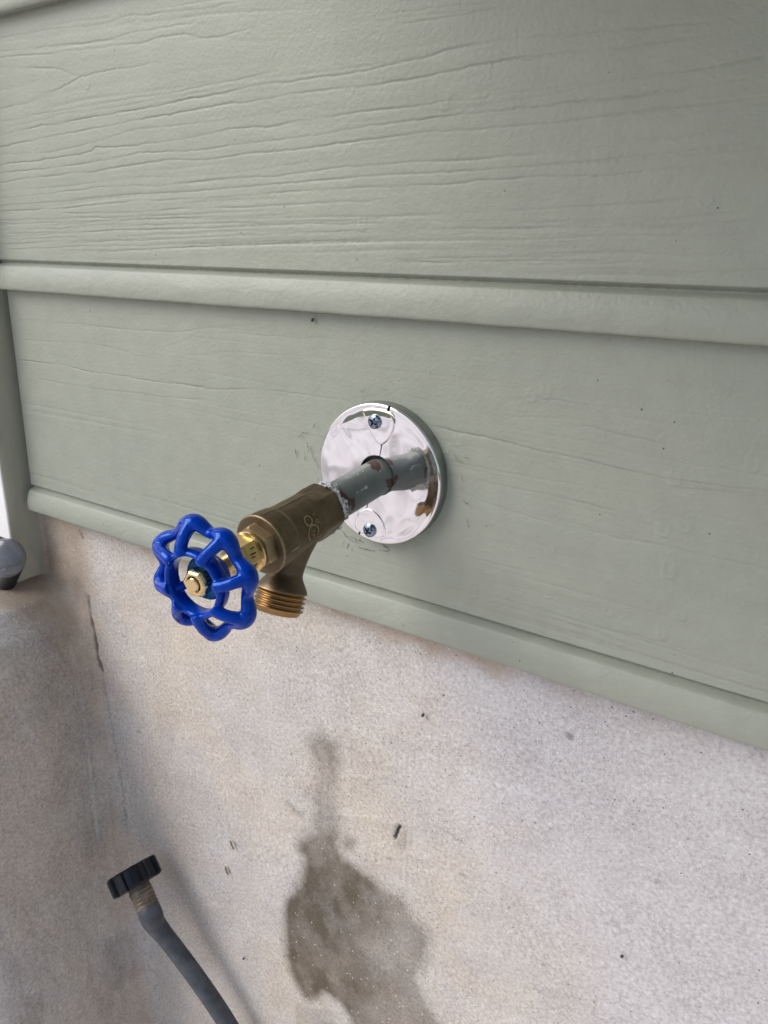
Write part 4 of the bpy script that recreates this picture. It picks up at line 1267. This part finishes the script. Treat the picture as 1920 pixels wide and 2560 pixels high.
cap_c = np.array((-0.2570, -0.0274, -0.4323))
fer_e = np.array((-0.2392, -0.0281, -0.4626))
ha = fer_e - cap_c
vr = cap_c - np.array((0.2476, -0.3736, 0.1292)); vr /= np.linalg.norm(vr)
ha = ha - vr * (ha @ vr); ha /= np.linalg.norm(ha); ha = ha - 0.03 * vr; ha /= np.linalg.norm(ha)
h1 = np.cross(ha, (0, 1, 0)); h1 /= np.linalg.norm(h1)
HF = Frame(cap_c, ha, h1, np.cross(ha, h1))
def lug(th, t, r):
    c = np.cos(10 * (th + 0.25))
    l = sstep(c, -0.10, 0.25)
    return np.where(r > 0.017, r + (l - 0.5) * 0.0028, r)


pc = [(-0.0030, 0.0128), (-0.0094, 0.0128), (-0.0094, 0.0200), (-0.0088, 0.0216), (-0.0078, 0.0224)] + [(t, 0.0224) for t in np.linspace(-0.007, 0.0066, 8)] + \
     [(0.0076, 0.0219), (0.0085, 0.0206), (0.0088, 0.0190), (0.0088, 0.0110)]
lathe('swivel_nut', HF, pc, M['cap'], hose, 240, rfun=lug, auto=38)
pf = [(0.0070, 0.0098), (0.0110, 0.0100)]
for i in range(6):
    t0 = 0.0125 + i * 0.0036
    pf += [(t0, 0.01065), (t0 + 0.0012, 0.0108), (t0 + 0.0022, 0.0101), (t0 + 0.0030, 0.0102)]
pf += [(0.0350, 0.0106), (0.0362, 0.0100)]
lathe('ferrule', HF, pf, M['ferrule'], hose, 72, auto=50)
line = [tuple(cap_c + ha * 0.030), tuple(cap_c + ha * 0.037), (-0.2325, -0.0279, -0.4738), (-0.2143, -0.0243, -0.4933), (-0.1872, -0.0193, -0.5248), (-0.1582, -0.0151, -0.5611),
        (-0.1220, -0.0120, -0.6150), (-0.0850, -0.0160, -0.6850), (-0.0350, -0.0420, -0.7450), (0.05, -0.11, GROUND_Z + 0.010), (0.25, -0.25, GROUND_Z + 0.010), (0.60, -0.36, GROUND_Z + 0.010)]
cl = catmull(line, 10)
rad = []
for i, p in enumerate(cl):
    s = (p - Vector(line[1])).length
    r = 0.0084
    if i < 34:
        r = float(np.interp(s, [0, 0.006, 0.016, 0.030], [0.0106, 0.0105, 0.0096, 0.0084]))
    rad.append(r)
V, F = sweep([tuple(p) for p in cl], rad, 14, ref=(0, 1, 0))
# a faint moulded rib makes the hose seven sided rather than perfectly round
build('hose_tube', V, F, M['hose'], hose)

# ------------------------------------------------------------------ scraps on the wall
def scrap(name, x, z, y, ln, wd, ang, label, cat, mat, seed, thick=0.0005, group=None):
    rgs = random.Random(seed)
    n = 7
    L, Rr = [], []
    for i in range(n):
        s = i / (n - 1) * 2 - 1
        w = wd * 0.5 * math.sqrt(max(0.02, 1 - s * s)) * rgs.uniform(0.55, 1.15)
        L.append((s * ln / 2, w))
        Rr.append((s * ln / 2, -w * rgs.uniform(0.5, 1.0)))
    ring = L + Rr[::-1]
    ca, sa = math.cos(ang), math.sin(ang)
    m = len(ring)
    V = []
    for lay in (0, 1):
        for (a, b) in ring:
            cup = -0.0006 * (b / (wd * 0.5)) ** 2 - 0.0004 * rgs.random()
            V.append((x + a * ca - b * sa, y - lay * thick + cup, z + a * sa + b * ca))
    F = [tuple(range(m)), tuple(range(2 * m - 1, m - 1, -1))] + [(i, i + m, (i + 1) % m + m, (i + 1) % m) for i in range(m)]
    o = build(name, V, F, mat, None, smooth=False, base=(x, y, z))
    return tag(o, label, cat, group)


scrap('leaf_scrap', -0.1610, -0.3707, 0.0075, 0.0085, 0.0032, R(-62), 'dry brown leaf scrap stuck to the render, upper one above the hose', 'leaf scrap', M['leaf'], 1)
scrap('leaf_scrap', -0.1699, -0.4038, 0.0075, 0.0095, 0.0030, R(-72), 'dry brown leaf scrap stuck to the render, lower one nearest the black nut', 'leaf scrap', M['leaf'], 2)
def pip(x, z, r, label, y=0.0075):
    V, F = [], []
    ax = np.linspace(-1, 1, 7)
    P = [(x + r * 0.5 * t, y - r * 0.4, z + r * 0.9 * t) for t in ax]
    V, F = sweep(P, [r * 0.7 * math.sqrt(max(0.03, 1 - t * t)) for t in ax], 8, ref=(0, 1, 0))
    o = build('seed', V, F, M['seed'], None, base=(x, y, z))
    return tag(o, label, 'seed')


pip(0.0279, -0.1644, 0.0016, 'tiny dark seed on the render below the chrome flange')
pip(-0.0545, 0.0865, 0.0013, 'tiny dark seed on the lower board just under the bead', y=-0.0005)
pip(-0.1549, -0.4988, 0.0015, 'tiny dark seed on the render beside the grey hose')
pip(0.1745, -0.2800, 0.0014, 'tiny dark seed on the render at the right edge')
